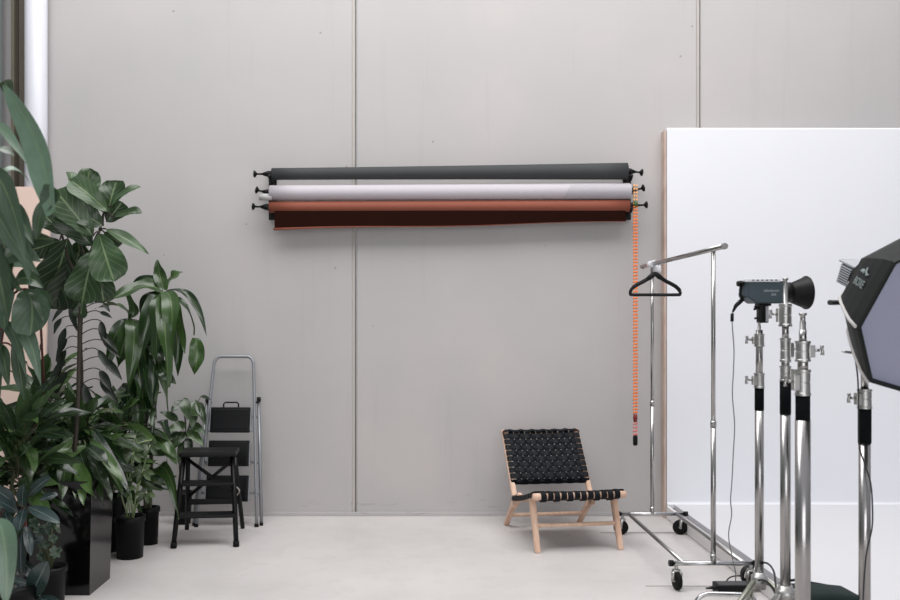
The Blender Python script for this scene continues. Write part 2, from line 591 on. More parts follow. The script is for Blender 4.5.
def roll(x0, x1, y0, y1, r0, r1, mat, label, kx0, kx1, ky0, ky1):
    a, bb = at(x0, y0, RD), at(x1, y1, RD)
    mid = (a + bb) / 2
    t = Thing('paper_roll', label, 'paper roll', mid, group='paper rolls on the wall brackets')
    L = (bb - a).length
    ax = (bb - a).normalized()
    X = Matrix.Translation(a) @ ax.to_track_quat('Z', 'Y').to_matrix().to_4x4()
    m = MB()
    n = 40
    prof = [(.026, .004)] + [(r0 + (r1 - r0) * (i / 12) ** 1.5, L * i / 12) for i in range(13)] + [(.026, L - .004)]
    m.lathe(prof, X, n)
    t.part('paper', m, mat, True)
    for s, px, py, e in ((-1, kx0, ky0, a), (1, kx1, ky1, bb)):
        k = at(px, py, RD)
        d = (k - e)
        pl = MB()
        pl.tube([e - ax * .02 * s, e + d * .22, e + d * .55], [.024, .024, .010], 14)
        po = t.part('end_plug', pl, 'blackmetal', True)
        kn = MB()
        kn.cyl(e + d * .5, e + d * .96, .0075, n=10)
        dn = d.normalized()
        kn.tube([k - dn * .016, k - dn * .004, k + dn * .004, k + dn * .008], [.012, .027, .027, .016], 14)
        t.part('knob', kn, 'blackmetal', True, po)
    return t, a, bb, ax


t, a, b_, ax = roll(272, 627, 174, 171.2, .045, .064, 'paper_grey', 'charcoal grey paper roll, topmost of the three on the wall', 254.5, 642, 174, 172.5)
t, a, b_, ax = roll(270, 629, 193, 191.2, .058, .062, 'paper_lilac', 'pale lilac white paper roll between the charcoal and terracotta rolls', 256.5, 643.5, 190, 188)
m = MB()
m.cyl(at(259.5, 197, RD - .025), at(272, 197, RD - .025), .026, n=20)
t.part('core_tube', m, 'core', True, label='grey card core sticking out at the left end')
m = MB()      # the loose paper end wrapped around the right part of the roll
vs, fs = [], []
NX, NA = 10, 14
for i in range(NX + 1):
    for k in range(NA + 1):
        fx = i / NX
        ang = R(-128) + R(176) * k / NA
        xs = 562 + (630 - 562) * fx + (1 - fx) * 12 * (abs(k / NA - .35))
        p_ = at(xs, 193 - 1.8 * (xs - 270) / 359, RD)
        rr = .058 + .004 * (xs - 270) / 359 + .0025
        vs.append(p_ + Vector((0, -math.cos(ang) * rr, math.sin(ang) * rr * (1.0 if ang < 0 else .985))))
for i in range(NX):
    for k in range(NA):
        fs.append([i * (NA + 1) + k, (i + 1) * (NA + 1) + k, (i + 1) * (NA + 1) + k + 1, i * (NA + 1) + k + 1])
m.add(vs, fs)
t.part('paper_end', m, 'paper_flap', True, label='loose pale grey end of the lilac paper')

t, a, b_, ax = roll(269.5, 629, 207.2, 205.8, .045, .047, 'paper_terra', 'terracotta paper roll with brown end hanging, lowest of the three', 253, 646.5, 206.5, 204.8)
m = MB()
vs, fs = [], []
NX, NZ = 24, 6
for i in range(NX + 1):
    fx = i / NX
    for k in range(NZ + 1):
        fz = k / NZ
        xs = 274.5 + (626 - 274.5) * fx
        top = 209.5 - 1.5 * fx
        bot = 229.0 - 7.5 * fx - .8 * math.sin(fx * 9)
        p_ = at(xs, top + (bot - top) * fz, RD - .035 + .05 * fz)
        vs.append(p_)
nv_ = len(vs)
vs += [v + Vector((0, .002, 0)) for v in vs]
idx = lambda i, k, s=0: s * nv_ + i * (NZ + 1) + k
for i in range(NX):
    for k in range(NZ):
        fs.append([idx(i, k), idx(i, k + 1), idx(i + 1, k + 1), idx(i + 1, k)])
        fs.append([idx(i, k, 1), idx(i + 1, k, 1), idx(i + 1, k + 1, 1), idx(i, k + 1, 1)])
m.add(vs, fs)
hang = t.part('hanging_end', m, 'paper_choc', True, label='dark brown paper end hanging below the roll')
m = MB()
pts = []
for i in range(NX + 1):
    fx = i / NX
    pts.append(at(273.5 + (626 - 273.5) * fx, 229.2 - 7.5 * fx - .8 * math.sin(fx * 9), RD + .013))
m.tube(pts, [.007 * (1 - i / NX) ** 3 + .0022 for i in range(NX + 1)], 8)
t.part('curled_edge', m, 'paper_terra', True, hang, 'terracotta curl along the bottom edge')

# orange pull chain
cxp, cdp = 635.3, 6.84
top = at(cxp, 186, cdp)
t = Thing('pull_chain', 'orange plastic bead chain hanging from the roll bracket', 'chain', at(cxp, 445, cdp))


def strand(y0, y1, mb, off):
    z0, z1 = at(cxp, y0, cdp).z, at(cxp, y1, cdp).z
    n = int((z0 - z1) / .0245)
    for i in range(n):
        z = z0 + (z1 - z0) * (i + .5) / n
        for s in (-1, 1):
            q = Vector((top.x + s * .0105 + off, top.y + s * .004, z))
            ang = R(52)
            mb.tube([q + Vector((math.cos(ang) * -.011, 0, math.sin(ang) * -.009)), q + Vector((0, -.004, 0)),
                     q + Vector((math.cos(ang) * .011, 0, math.sin(ang) * .009))], [.0045, .0078, .0045], 6)


m = MB()
strand(205, 414, m, 0)
t.part('bead_strand', m, 'orange', True)
m = MB()
strand(184, 205, m, 0)
t.part('top_loop', m, 'orange_pale', True, label='paler orange top of the chain')
m = MB()
strand(422, 436, m, 0)
t.part('lower_strand', m, 'pinkchain', True, label='faded pink lower chain')
m = MB()
z0, z1 = at(0, 414, cdp).z, at(0, 422, cdp).z
m.tube([(top.x, top.y, z0), (top.x, top.y, (z0 + z1) / 2), (top.x, top.y, z1)], [.013, .018, .013], 10)
t.part('connector', m, 'darkred', True)
m = MB()
z0, z1 = at(0, 435.5, cdp).z, at(0, 445.5, cdp).z
m.tube([(top.x, top.y, z0), (top.x, top.y, z0 - .01), (top.x, top.y, z1 + .01), (top.x, top.y, z1)], [.012, .018, .018, .013], 12)
t.part('weight', m, 'rubber', True)
m = MB()
m.tube([(top.x - .014, top.y, at(0, 204, cdp).z), (top.x + .014, top.y, at(0, 204, cdp).z)], .021, 14)
t.part('chain_wheel', m, 'green', True, label='small green chain wheel')

# ------------------------------------------------------------------ clothes rack and hanger
RX, YN, YF = 1.675, 5.07, 6.38
t = Thing('clothes_rack', 'chrome clothes rail on castors beside the white cove', 'clothes rail', (RX, (YN + YF) / 2, 0))
ZT = 1.917
HW = .232
for y in (YN, YF):
    m = MB()
    m.cyl((RX, y, .145), (RX, y, .93), .0145, n=18)
    m.cyl((RX, y, .93), (RX, y, ZT), .012, n=18)
    post = t.part('post', m, 'stand', True)
    for za_, zb_ in ((.915, .95), (.145, .20)):
        m = MB()
        m.cyl((RX, y, za_), (RX, y, zb_), .0165, n=18)
        t.part('collar', m, 'satin', True, post)
m = MB()
m.tube([(RX, 4.89, ZT), (RX, 6.64, ZT)], .0145, 18)
tr = t.part('top_rail', m, 'stand', True)
for y in (4.89, 6.64):
    m = MB()
    m.tube([(RX, y - .012, ZT), (RX, y + .012, ZT)], .0175, 16)
    t.part('end_cap', m, 'satin', True, tr)
m = MB()
m.tube([(RX - .01, YF - .05, ZT), (RX - .01, YF + .01, ZT), (RX + .002, YF + .06, ZT)], .024, 16)
m.box((RX + .028, YF - .02, ZT - .035), (.05, .05, .05), bevel=.012)
t.part('joint', m, 'white', True, label='white plastic joint under the top rail')
for y in (YN, YF):
    m = MB()
    m.tube([(RX - HW, y, .147), (RX + HW, y, .147)], .0135, 16)
    cb = t.part('cross_bar', m, 'chrome', True)
    for s in (-1, 1):
        m = MB()
        m.tube([(RX + s * (HW - .005), y, .147), (RX + s * (HW + .018), y, .147)], .018, 14)
        t.part('end_plug', m, 'black', True, cb)
for s in (-1, 1):
    m = MB()
    m.tube([(RX + s * .168, YN, .147), (RX + s * .168, YF, .147)], .0125, 16)
    t.part('base_rail', m, 'satin', True)
for (sx, y, face) in ((-1, YN, 0), (1, YN, 0), (-1, YF, 1), (1, YF, 1)):
    x = RX + sx * (HW - .022)
    ang = R(8) if face == 0 else R(82)
    ca, sa = math.cos(ang), math.sin(ang)
    axd = Vector((ca, sa, 0))
    fw = Vector((-sa, ca, 0))
    cen = Vector((x, y, .052)) + fw * (.012 if face else -.012)
    m = MB()
    X = Matrix.Translation(cen) @ axd.to_track_quat('Z', 'Y').to_matrix().to_4x4()
    m.lathe([(.012, -.016), (.036, -.016), (.047, -.013), (.052, -.005), (.052, .005), (.047, .013), (.036, .016), (.012, .016), (.012, -.016)], X, 26)
    cs = t.part('castor', m, 'rubber', True)
    m = MB()
    for s in (-1, 1):
        q = cen + axd * .022 * s
        m.tube([q, q + Vector((0, 0, .035)), Vector((x, y, .108)) + axd * .014 * s], [.008, .012, .010], 8)
    m.cyl((x, y, .095), (x, y, .147), .010, n=12)
    m.cyl((x, y, .100), (x, y, .112), .022, n=16)
    m.cyl(cen - axd * .026, cen + axd * .026, .007, n=10)
    t.part('fork', m, 'alu', True, cs)

HD = 6.31
hk = at(657, 268, HD)
hk = Vector((RX, HD, ZT))
t = Thing('clothes_hanger', 'black velvet hanger hooked on the chrome clothes rail', 'hanger', hk)
m = MB()
hp = [at(630.5, 294, HD), at(630.8, 290.5, HD), at(635, 286, HD), at(646, 280, HD), at(655, 273.5, HD), at(664, 280, HD), at(675, 286, HD), at(679.5, 290.5, HD), at(680, 294, HD), at(677, 294.8, HD), at(655, 294.8, HD), at(633.5, 294.8, HD)]
pts = []
N_ = len(hp)
for i in range(N_):
    p0, p1, p2, p3 = hp[i - 1], hp[i], hp[(i + 1) % N_], hp[(i + 2) % N_]
    for j in range(5):
        u = j / 5
        pts.append(.5 * ((2 * p1) + (p2 - p0) * u + (2 * p0 - 5 * p1 + 4 * p2 - p3) * u * u + (3 * p1 - p0 - 3 * p2 + p3) * u ** 3))
m.tube(pts, [.0140 if (8 < i < 36) else .0112 for i in range(len(pts))], 8, closed=True)
m.tube([at(646, 280, HD), at(651, 276.6, HD), at(655, 274, HD), at(659, 276.6, HD), at(664, 280, HD)], [.013, .018, .017, .018, .013], 10)
t.part('hanger_body', m, 'black', True)
m = MB()
m.tube(spline([at(655, 273, HD), (hk.x - .022, HD, hk.z - .03), (hk.x - .026, HD, hk.z), (hk.x, HD, hk.z + .022), (hk.x + .025, HD, hk.z + .004), (hk.x + .024, HD, hk.z - .02)], 6), .003, 8)
t.part('hook', m, 'chrome', True)

# ------------------------------------------------------------------ lounge chair
CHAIR = Matrix.Translation((1.01, 6.34, 0)) @ Matrix.Rotation(R(8.5), 4, 'Z')
t = Thing('lounge_chair', 'low pale wood lounge chair with woven black leather straps', 'chair', (1.01, 6.34, 0), R(8.5))
J, TOPB = Vector((.13, .215)), Vector((.475, .682))
pd = (TOPB - J).normalized()
pn = Vector((-pd.y, pd.x))            # towards the sitter
for s in (-1, 1):
    x = s * .283
    m = MB()
    a0, a1 = J - pd * .03, TOPB
    m.prism([tuple(a0 - pn * .022), tuple(a0 + pn * .022), tuple(a1 + pn * .013), tuple(a1 - pn * .013)], .034, Matrix.Translation((x, 0, 0)), .006)
    bp = t.part('back_post', m, 'oak')
    m = MB()
    m.tube([(x, *(a1 - pd * .012)), (x, *(a1 + pd * .004)), (x, *(a1 + pd * .014))], [.021, .020, .012], 14)
    t.part('post_tip', m, 'oak', parent=bp)
    m = MB()
    inner = bez((0, -.05, .262), (0, .13, .235), (0, .375, 0), 10)
    outer = bez((0, .43, 0), (0, .24, .165), (0, .16, .258), 10)
    m.prism([(p.y, p.z) for p in inner] + [(p.y, p.z) for p in outer] + [(.02, .31)], .034, Matrix.Translation((x, 0, 0)), .005)
    t.part('rear_leg', m, 'oak')
    m = MB()
    m.prism([(-.265, .335), (-.325, .345), (-.448, .0), (-.418, .0)], .036, Matrix.Translation((x, 0, 0)), .006)
    t.part('front_leg', m, 'oak')
    m = MB()
    m.prism([(-.445, .380), (-.44, .347), (-.05, .262), (.12, .22), (.16, .25), (.05, .29)], .034, Matrix.Translation((x, 0, 0)), .006)
    t.part('seat_rail', m, 'oak')
m = MB()
m.tube([(-.318, -.435, .367), (-.312, -.435, .367), (.312, -.435, .367), (.318, -.435, .367)], [.016, .023, .023, .016], 18)
t.part('front_rail', m, 'oak')
for ly, z, r in ((.13, .24, .018), (TOPB.x - .01, TOPB.y - .02, .016), (.236, .352, .012)):
    m = MB()
    m.tube([(-.272, ly, z), (.272, ly, z)], r, 14)
    t.part('cross_rail', m, 'oak')
m = MB()
m.tube([(-.283, -.375, .165), (.283, -.375, .165)], .014, 14)
t.part('stretcher', m, 'oak')
m = MB()
m.tube([(-.283, .285, .095), (.283, .285, .095)], .014, 14)
t.part('stretcher', m, 'oak')


def woven(mb, path, xw_strap, xw_all, nu, nv, amp, wf=.80, hw=None, dense=6):
    """path: polyline (y,z) sampled by arc length; straps along the path and straps across it"""
    P = [Vector((0, *p)) for p in spline([(0, *q) for q in path], 6)] if False else spline([(0, *q) for q in path], 8)
    ln = [0.0]
    for i in range(1, len(P)):
        ln.append(ln[-1] + (P[i] - P[i - 1]).length)
    tot = ln[-1]

    def ev(s):
        s = max(0, min(tot, s))
        for i in range(1, len(P)):
            if ln[i] >= s - 1e-9:
                f = (s - ln[i - 1]) / max(1e-9, ln[i] - ln[i - 1])
                p = P[i - 1].lerp(P[i], f)
                tg = (P[i] - P[i - 1]).normalized()
                return p, tg, Vector((0, -tg.z, tg.y))
        return P[-1], tg, Vector((0, -tg.z, tg.y))

    th = .0022

    def ribbon(cs):
        vs, fs = [], []
        for (c, s, n, hw_) in cs:
            vs += [c - s * hw_ - n * th, c + s * hw_ - n * th, c + s * hw_ + n * th, c - s * hw_ + n * th]
        for i in range(len(cs) - 1):
            o = i * 4
            for k in range(4):
                fs.append([o + k, o + (k + 1) % 4, o + 4 + (k + 1) % 4, o + 4 + k])
        fs.append([0, 1, 2, 3])
        o = (len(cs) - 1) * 4
        fs.append([o + 3, o + 2, o + 1, o])
        mb.add(vs, fs, False)

    cu, cv = 2 * xw_strap / nu, tot / nv
    for i in range(nu):
        x = -xw_strap + (i + .5) * cu
        cs = []
        for k in range(nv * dense + 1):
            s = tot * k / (nv * dense)
            p, tg, n = ev(s)
            off = amp * math.cos(PI * (s / cv - .5) + i * PI)
            sag = -.012 * (1 - (x / xw_strap) ** 2) * math.sin(PI * s / tot)
            cs.append((p + Vector((x, 0, 0)) + n * (off + sag), Vector((1, 0, 0)), n, cu * wf / 2))
        ribbon(cs)
    for j in range(nv):
        s = (j + .5) * cv
        if hw and not (hw[0] < s / tot < hw[1]):
            continue
        p, tg, n = ev(s)
        cs = []
        K = nu * dense
        for k in range(-4, K + 5):
            x = -xw_strap + 2 * xw_strap * k / K
            if abs(x) > xw_all:
                x = math.copysign(xw_all, x)
            off = -amp * math.cos(PI * ((x + xw_strap) / cu - .5) + j * PI)
            if abs(x) > xw_strap:
                off = abs(amp) * .3
            sag = -.012 * (1 - (min(abs(x), xw_strap) / xw_strap) ** 2) * math.sin(PI * s / tot)
            cs.append((p + Vector((x, 0, 0)) + n * (off + sag), tg, n, cv * wf / 2))
        # wrap the ends around the side rails
        for end in (0, -1):
            c0, s0, n0, h0 = cs[end]
            sg = -1 if end == 0 else 1
            w1 = (c0 + Vector((sg * .006, 0, 0)) - n0 * .004, s0, (n0 + Vector((sg, 0, 0))).normalized(), h0)
            w2 = (c0 + Vector((sg * .008, 0, 0)) - n0 * .034, s0, Vector((sg, 0, 0)), h0)
            if end == 0:
                cs = [w2, w1] + cs
            else:
                cs = cs + [w1, w2]
        ribbon(cs)


m = MB()
b0 = J + pd * .150
woven(m, [tuple(b0 + pn * -.005), tuple(b0 + pn * .02 + pd * .01), tuple(b0 + pn * .026 + pd * .1), tuple(b0 + pn * .022 + pd * .25), tuple(b0 + pn * .020 + pd * .40), tuple(TOPB + pn * .021 - pd * .004), tuple(TOPB + pn * .0 + pd * .006)], .258, .296, 12, 10, .0042, hw=(.04, .97))
t.part('woven_back', m, 'leather')
m = MB()
woven(m, [(-.415, .338), (-.440, .336), (-.464, .352), (-.466, .378), (-.448, .398), (-.40, .392), (-.3, .362), (-.15, .322), (0, .290), (.10, .272), (.14, .262)], .272, .304, 12, 11, .0042, hw=(.22, .97))
t.part('woven_seat', m, 'leather')

# ------------------------------------------------------------------ black step stool
t = Thing('step_stool', 'black wooden folding step stool in front of the grey ladder', 'step stool', (-1.437, 6.28, 0), R(5.7))
m = MB()
m.box((0, -.015, .602), (.385, .27, .034), bevel=.012)
t.part('top_step', m, 'stool')
for s in (-1, 1):
    m = MB()
    m.tube([(s * .207, -.27, 0), (s * .165, -.095, .59)], [.0165, .0185], 4, up=(0, 1, 0))
    lg = t.part('front_leg', m, 'stool')
    m = MB()
    m.tube([(s * .206, -.268, 0), (s * .204, -.258, .035)], .021, 10)
    t.part('foot_cap', m, 'rubber', parent=lg)
    m = MB()
    m.tube([(s * .200, .275, 0), (s * .160, .065, .585)], [.0155, .017], 4, up=(0, 1, 0))
    lg = t.part('rear_leg', m, 'stool')
    m = MB()
    m.box((s * .180, -.085, .545), (.012, .035, .05), bevel=.004)
    t.part('hinge', m, 'alu', parent=lg)
for z, wd in ((.405, .37), (.20, .40)):
    y = -.27 + .178 * z / .59
    m = MB()
    m.box((0, y + .03, z), (wd - .012, .125, .024), bevel=.008)
    t.part('tread', m, 'stool')
m = MB()
m.box((0, .2, .215), (.37, .022, .04), bevel=.006)
t.part('back_rail', m, 'stool')
for s in (-1, 1):
    m = MB()
    m.tube([(s * .165, .085 + .008 * s, .54), (-s * .175, .175 + .008 * s, .26)], .0125, 6)
    t.part('cross_brace', m, 'stool')
m = MB()
m.tube(spline([(.182, -.16, .395), (.205, -.11, .36), (.206, -.07, .33), (.182, -.04, .30)], 4), .006, 6)
t.part('latch', m, 'alu')

# ------------------------------------------------------------------ grey folding ladder against the wall
LB = Vector((-1.395, 6.62, 0))
LEAN = math.atan2(.285, 1.245)
t = Thing('step_ladder', 'tall grey aluminium folding ladder leaning on the wall, black treads', 'ladder', LB)
RXm = Matrix.Rotation(-LEAN, 4, 'X')


def lp(x, v, n=0.0):
    return RXm @ Vector((x, -n, v))


LT = 1.285
m = MB()
path = [lp(-.222, .015), lp(-.200, .4), lp(-.176, .8), lp(-.152, LT - .08)]
path += [lp(-.152 + .052 * (1 - math.cos(a)), LT - .08 + .07 * math.sin(a)) for a in [i * PI / 12 for i in range(1, 7)]]
path += [lp(-x, v) for (x, v) in []]
right = [lp(.152 - .052 * (1 - math.cos(a)), LT - .08 + .07 * math.sin(a)) for a in [i * PI / 12 for i in range(6, 0, -1)]]
path += right + [lp(.152, LT - .08), lp(.176, .8), lp(.200, .4), lp(.222, .015)]
m.tube(path, .0155, 12, squash=.75)
t.part('front_frame', m, 'ladder')
for s in (-1, 1):
    m = MB()
    m.tube([lp(s * .250, .012, -.045), lp(s * .196, .93, -.035)], .0125, 4)
    lg = t.part('rear_leg', m, 'ladder')
    m = MB()
    m.tube([lp(s * .250, .0, -.045), lp(s * .249, .03, -.045)], .0135, 10)
    m.tube([lp(s * .2225, .0, 0), lp(s * .221, .022, 0)], .0165, 10)
    t.part('foot_cap', m, 'rubber', parent=lg)
    m = MB()
    m.tube([lp(s * .16, .925, -.018), lp(s * .2, .925, -.018)], .009, 8)
    m.tube([lp(s * .196, .93, -.035), lp(s * .196, .965, -.035)], .016, 8)
    t.part('hinge', m, 'black', parent=lg)
for z in (.86, .50, .26):
    m = MB()
    m.tube([lp(-.245 + .055 * z, z * .95, -.042), lp(.245 - .055 * z, z * .95, -.042)], .010, 8)
    t.part('cross_bar', m, 'ladder')
for v, wd in ((.785, .30), (.535, .305), (.277, .315)):
    m = MB()
    m.box(lp(0, v, .028), (wd, .026, .192), RXm, .008)
    m.box(lp(0, v + .004, .042), (wd - .03, .006, .150), RXm, .003)
    td = t.part('tread', m, 'tread')
    m = MB()
    for s in (-1, 1):
        m.box(lp(s * (wd / 2 + .003), v, .02), (.008, .034, .17), RXm, .002)
    m.tube([lp(-wd / 2 - .02, v - .08, .02), lp(wd / 2 + .02, v - .08, .02)], .006, 8)
    t.part('tread_bracket', m, 'ladder', parent=td)
m = MB()
m.tube([lp(-.056, .88, .03), lp(-.056, .905, .03), lp(-.045, .917, .03), lp(.045, .917, .03), lp(.056, .905, .03), lp(.056, .88, .03)], .006, 8)
t.part('handle', m, 'black')

# ------------------------------------------------------------------ light stands
def wing(mb, p, d, s=.03):
    d = Vector(d).normalized()
    mb.cyl(p, p + d * s * .7, .006, n=8)
    q = p + d * s * 1.0
    mb.tube([q + Vector((0, 0, -s * .55)), q + Vector((0, 0, -s * .2)) + d * .002, q + Vector((0, 0, s * .2)) - d * .002, q + Vector((0, 0, s * .55))], [.008, .006, .006, .008], 8)


def light_stand(label, px, d, ytop, segs, clamps, sleeve, spigot, legs_az, collar_y, spread, legmat='leggrey', lever=False):
    """segs: (y_top, y_bottom, radius px); clamps: (y_top, y_bot, half width px, knob side); heights from the photograph at depth d"""
    x = (px - CX) * d / F
    s = F / d
    Z = lambda y: EYE - (y - CY) / s
    t = Thing('light_stand', label, 'light stand', (x, d, 0), group='steel light stands')
    for (ya, yb, r) in segs:
        m = MB()
        zb = .10 if yb is None else Z(yb)
        m.cyl((x, d, zb), (x, d, Z(ya)), r / s, n=24)
        t.part('tube', m, 'stand', True)
    for (ya, yb, hw, side) in clamps:
        m = MB()
        za, zb, r = Z(ya), Z(yb), hw / s
        h = za - zb
        X = Matrix.Translation((x, d, zb))
        m.lathe([(r * .8, 0), (r * 1.1, .0), (r * 1.1, h * .09), (r, h * .12), (r, h * .46), (r * .93, h * .48), (r * .93, h * .52), (r, h * .54), (r, h * .88), (r * 1.1, h * .91), (r * 1.1, h), (r * .7, h)], X, 32, smooth=False)
        m.box((x + side * r * 1.1, d - r * .2, zb + h * .5), (r * .9, r * 1.1, h * .6), bevel=.003)
        cl = t.part('clamp', m, 'alu', True)
        m = MB()
        wing(m, Vector((x + side * r * 1.4, d - r * .2, zb + h * .55)), (side, -.15, 0), .034)
        t.part('knob', m, 'satin', True, cl)
    m = MB()
    ya, yb, hw = sleeve
    m.cyl((x, d, Z(yb)), (x, d, Z(ya)), hw / s, n=24)
    t.part('grip_sleeve', m, 'sleeve', True)
    if spigot:
        m = MB()
        ya, yb, r = spigot
        za, zb = Z(ya), Z(yb)
        h = za - zb
        m.lathe([(0, h), (r / s * 1.25, h), (r / s * 1.25, h * .93), (r / s * .8, h * .9), (r / s * .8, h * .72), (r / s, h * .7), (r / s, 0), (r / s * 1.5, -.002), (r / s * 1.5, -.02)], Matrix.Translation((x, d, zb)), 18)
        t.part('spigot', m, 'satin', True)
    zc = Z(collar_y)
    m = MB()
    r = segs[-1][2] / s
    m.lathe([(r, -.05), (r * 1.5, -.05), (r * 1.5, -.03), (r * 1.9, -.028), (r * 1.9, .012), (r * 1.4, .015), (r * 1.4, .03), (r, .03)], Matrix.Translation((x, d, zc)), 24)
    co = t.part('leg_collar', m, 'alu', True)
    for az in legs_az:
        a = R(az)
        dr = Vector((math.cos(a), math.sin(a), 0))
        hub = Vector((x, d, zc - .01)) + dr * (r * 1.7)
        foot = Vector((x, d, .015)) + dr * spread
        m = MB()
        m.tube([hub, hub.lerp(foot, .97)], .0125, 10)
        lg = t.part('leg', m, legmat, True)
        m = MB()
        m.tube([hub.lerp(foot, .9), foot], [.0145, .0135], 10)
        m.ball(foot, .0150, 10)
        t.part('rubber_foot', m, 'rubber', True, lg)
        m = MB()
        m.tube([Vector((x, d, .10)) + dr * (r + .005), hub.lerp(foot, .52)], .006, 6)
        t.part('brace', m, legmat, True, lg)
    m = MB()
    m.lathe([(r * .5, .065), (r * 1.4, .065), (r * 1.4, .13), (r * .5, .13)], Matrix.Translation((x, d, 0)), 20)
    t.part('brace_collar', m, 'alu', True)
    return t, x, Z


light_stand('chrome light stand under the slate grey flash head', 759.3, 4.4, 322,
            [(330, 388, 3.4), (405, 576, 4.3)], [(334, 346.5, 4.6, -1), (373, 388, 4.8, -1)], (388, 410, 4.5), (322, 336, 1.6), (205, 340, 85), 578, .27)
light_stand('empty chrome light stand just left of the thickest stand', 785.4, 3.95, 278,
            [(322, 342, 3.3), (340, 384, 3.9), (408, 590, 5.0)], [(304, 326.5, 5.8, -1), (338, 362, 4.8, 1), (366, 381, 5.0, 1)], (380, 414, 5.4), (278, 306, 2.2), (100, 215, 345), 592, .32, 'alu')
light_stand('thickest chrome light stand, its spigot bare, beside the dish reflector', 802.8, 3.5, 313,
            [(330, 345, 3.6), (355, 375, 5.0), (420, None, 7.4)], [(341, 361.5, 6.8, 1), (369.5, 395.5, 7.0, -1)], (395, 427, 7.0), (313, 342, 3.0), (90, 195, 325), 655, .36, 'alu')
_, x4, Z4 = light_stand('chrome light stand carrying the softbox at the right edge', 864.6, 3.75, 345,
                        [(330, 392, 3.6), (440, None, 5.6)], [(389, 408.5, 6.4, -1)], (408, 443, 6.3), None, (10, 130, 250), 640, .34, 'alu')

# ------------------------------------------------------------------ flash head with dish reflector
SD = 4.4
sx = F / SD
o0 = at(741.5, 303, SD)
fx0, fx1 = at(742.5, 0, SD).x, at(781.5, 0, SD).x
zt, zb = at(0, 281.5, SD).z, at(0, 303.5, SD).z
t = Thing('flash_head', 'slate grey studio flash head with black dish reflector', 'studio flash', Vector((at(759.3, 0, SD).x, SD, at(0, 324, SD).z)))
m = MB()
wd = .125
cxm, czm = (fx0 + fx1) / 2, (zt + zb) / 2
m.prism([(0, 0)] * 0 + [(fx0 - cxm + .006, zt - czm), (fx1 - cxm, zt - czm), (fx1 - cxm, zb - czm), (fx0 - cxm + .045, zb - czm), (fx0 - cxm, zb - czm + .03)], wd,
        Matrix.Translation((cxm, SD, czm)) @ Matrix.Rotation(R(-90), 4, 'Z'), .006)
body = t.part('housing', m, 'strobe', True)
m = MB()
m.box(((fx0 + fx1) / 2 - .02, SD - wd / 2 + .006, zt + .003), (.165, .03, .016), bevel=.004)
m.box(((fx0 + fx1) / 2 - .02, SD, zt + .004), (.160, .09, .010), bevel=.003)
t.part('control_strip', m, 'white', True, body, 'white strip along the top edge')
m = MB()
for k in range(6):
    m.box(((fx0 + fx1) / 2 - .07 + k * .022, SD - wd / 2 - .011, zt + .003), (.010, .005, .005), bevel=.001)
t.part('button_row', m, 'strobe', True, body)
m = MB()
m.tube([at(740, 283.5, SD), at(746, 283.5, SD)], .012, 12)
m.tube([at(737.2, 283.8, SD), at(741, 283.6, SD)], [.013, .014], 12)
m.tube([at(741.5, 285, SD), at(740.2, 294, SD), at(743.5, 301, SD)], .007, 8)
t.part('rear_handle', m, 'black', True, body)
m = MB()
a_, b2 = at(781.5, 292.5, SD), at(790.5, 292.5, SD)
m.cyl(a_, b2, .050, n=28)
t.part('mount_ring', m, 'black', True, body)
m = MB()
dv = Vector((math.cos(R(5)), math.sin(R(5)), .02)).normalized()
st = at(787.5, 293, SD)
X = Matrix.Translation(st) @ dv.to_track_quat('Z', 'Y').to_matrix().to_4x4()
m.lathe([(.040, 0), (.044, .004), (.074, .080), (.079, .090), (.082, .092), (.082, .096), (.078, .096), (.072, .080), (.042, .008), (.010, .006)], X, 40)
t.part('dish_reflector', m, 'blackmetal', True)
m = MB()
m.box(at(762.5, 313.5, SD) + Vector((0, 0, .0)), (.046, .05, .092), bevel=.008)
m.box(at(763, 304.5, SD), (.06, .06, .016), bevel=.004)
gp = t.part('stand_mount', m, 'black', True)
m = MB()
m.box(at(765, 314, SD) + Vector((0, -.027, 0)), (.014, .006, .075), bevel=.002)
t.part('mount_plate', m, 'strobe_lt', True, gp, 'light grey plate on the mount')
m = MB()
wing(m, at(758, 308, SD) + Vector((0, -.01, 0)), (-1, 0, 0), .018)
m.tube([at(757.5, 318, SD), at(754.5, 318.5, SD)], .005, 8)
t.part('knob', m, 'black', True, gp)
for s_, px_, py_, sz in (('elinchrom', 771.5, 290.6, .0185), ('500', 773.6, 294.6, .017)):
    X = Matrix.Translation(at(px_, py_, SD - wd / 2 - .0008) + Vector((0, 0, 0))) @ Matrix.Rotation(R(90), 4, 'X')
    tm = text_mesh(s_, sz)
    mm = MB()
    mm.add([X @ v for v in tm.v], tm.f, False)
    t.part('lettering', mm, 'letter', True, body)
# its mains lead
t = Thing('mains_lead', 'thin grey mains lead dropping from the slate grey flash head', 'cable', at(735, 582, 4.95))
m = MB()
m.tube([at(741.5, 300.5, SD), at(736, 305.5, SD), at(732.8, 312, SD)], [.011, .010, .005], 10)
t.part('plug', m, 'black', True)
m = MB()
m.tube([at(732.2, 313.5, SD), at(732, 321.5, SD)], .0085, 10)
t.part('inline_switch', m, 'black', True)
m = MB()
cp = [at(732.8, 311, SD), at(732, 318, SD), at(732.6, 330, SD), at(734, 350, SD), at(733.4, 372, SD), at(732.4, 395, SD), at(734.6, 425, SD), at(733.2, 455, SD + .05),
      at(732, 480, SD + .08), at(730.6, 500, SD + .1), at(731.6, 515, SD + .12), at(728.6, 535, SD + .18), at(732, 556, SD + .3), at(735.5, 572, SD + .5), at(735.5, 581, 4.98)]
m.tube(spline(cp, 6), .0028, 6)
t.part('lead', m, 'cablegrey', True)

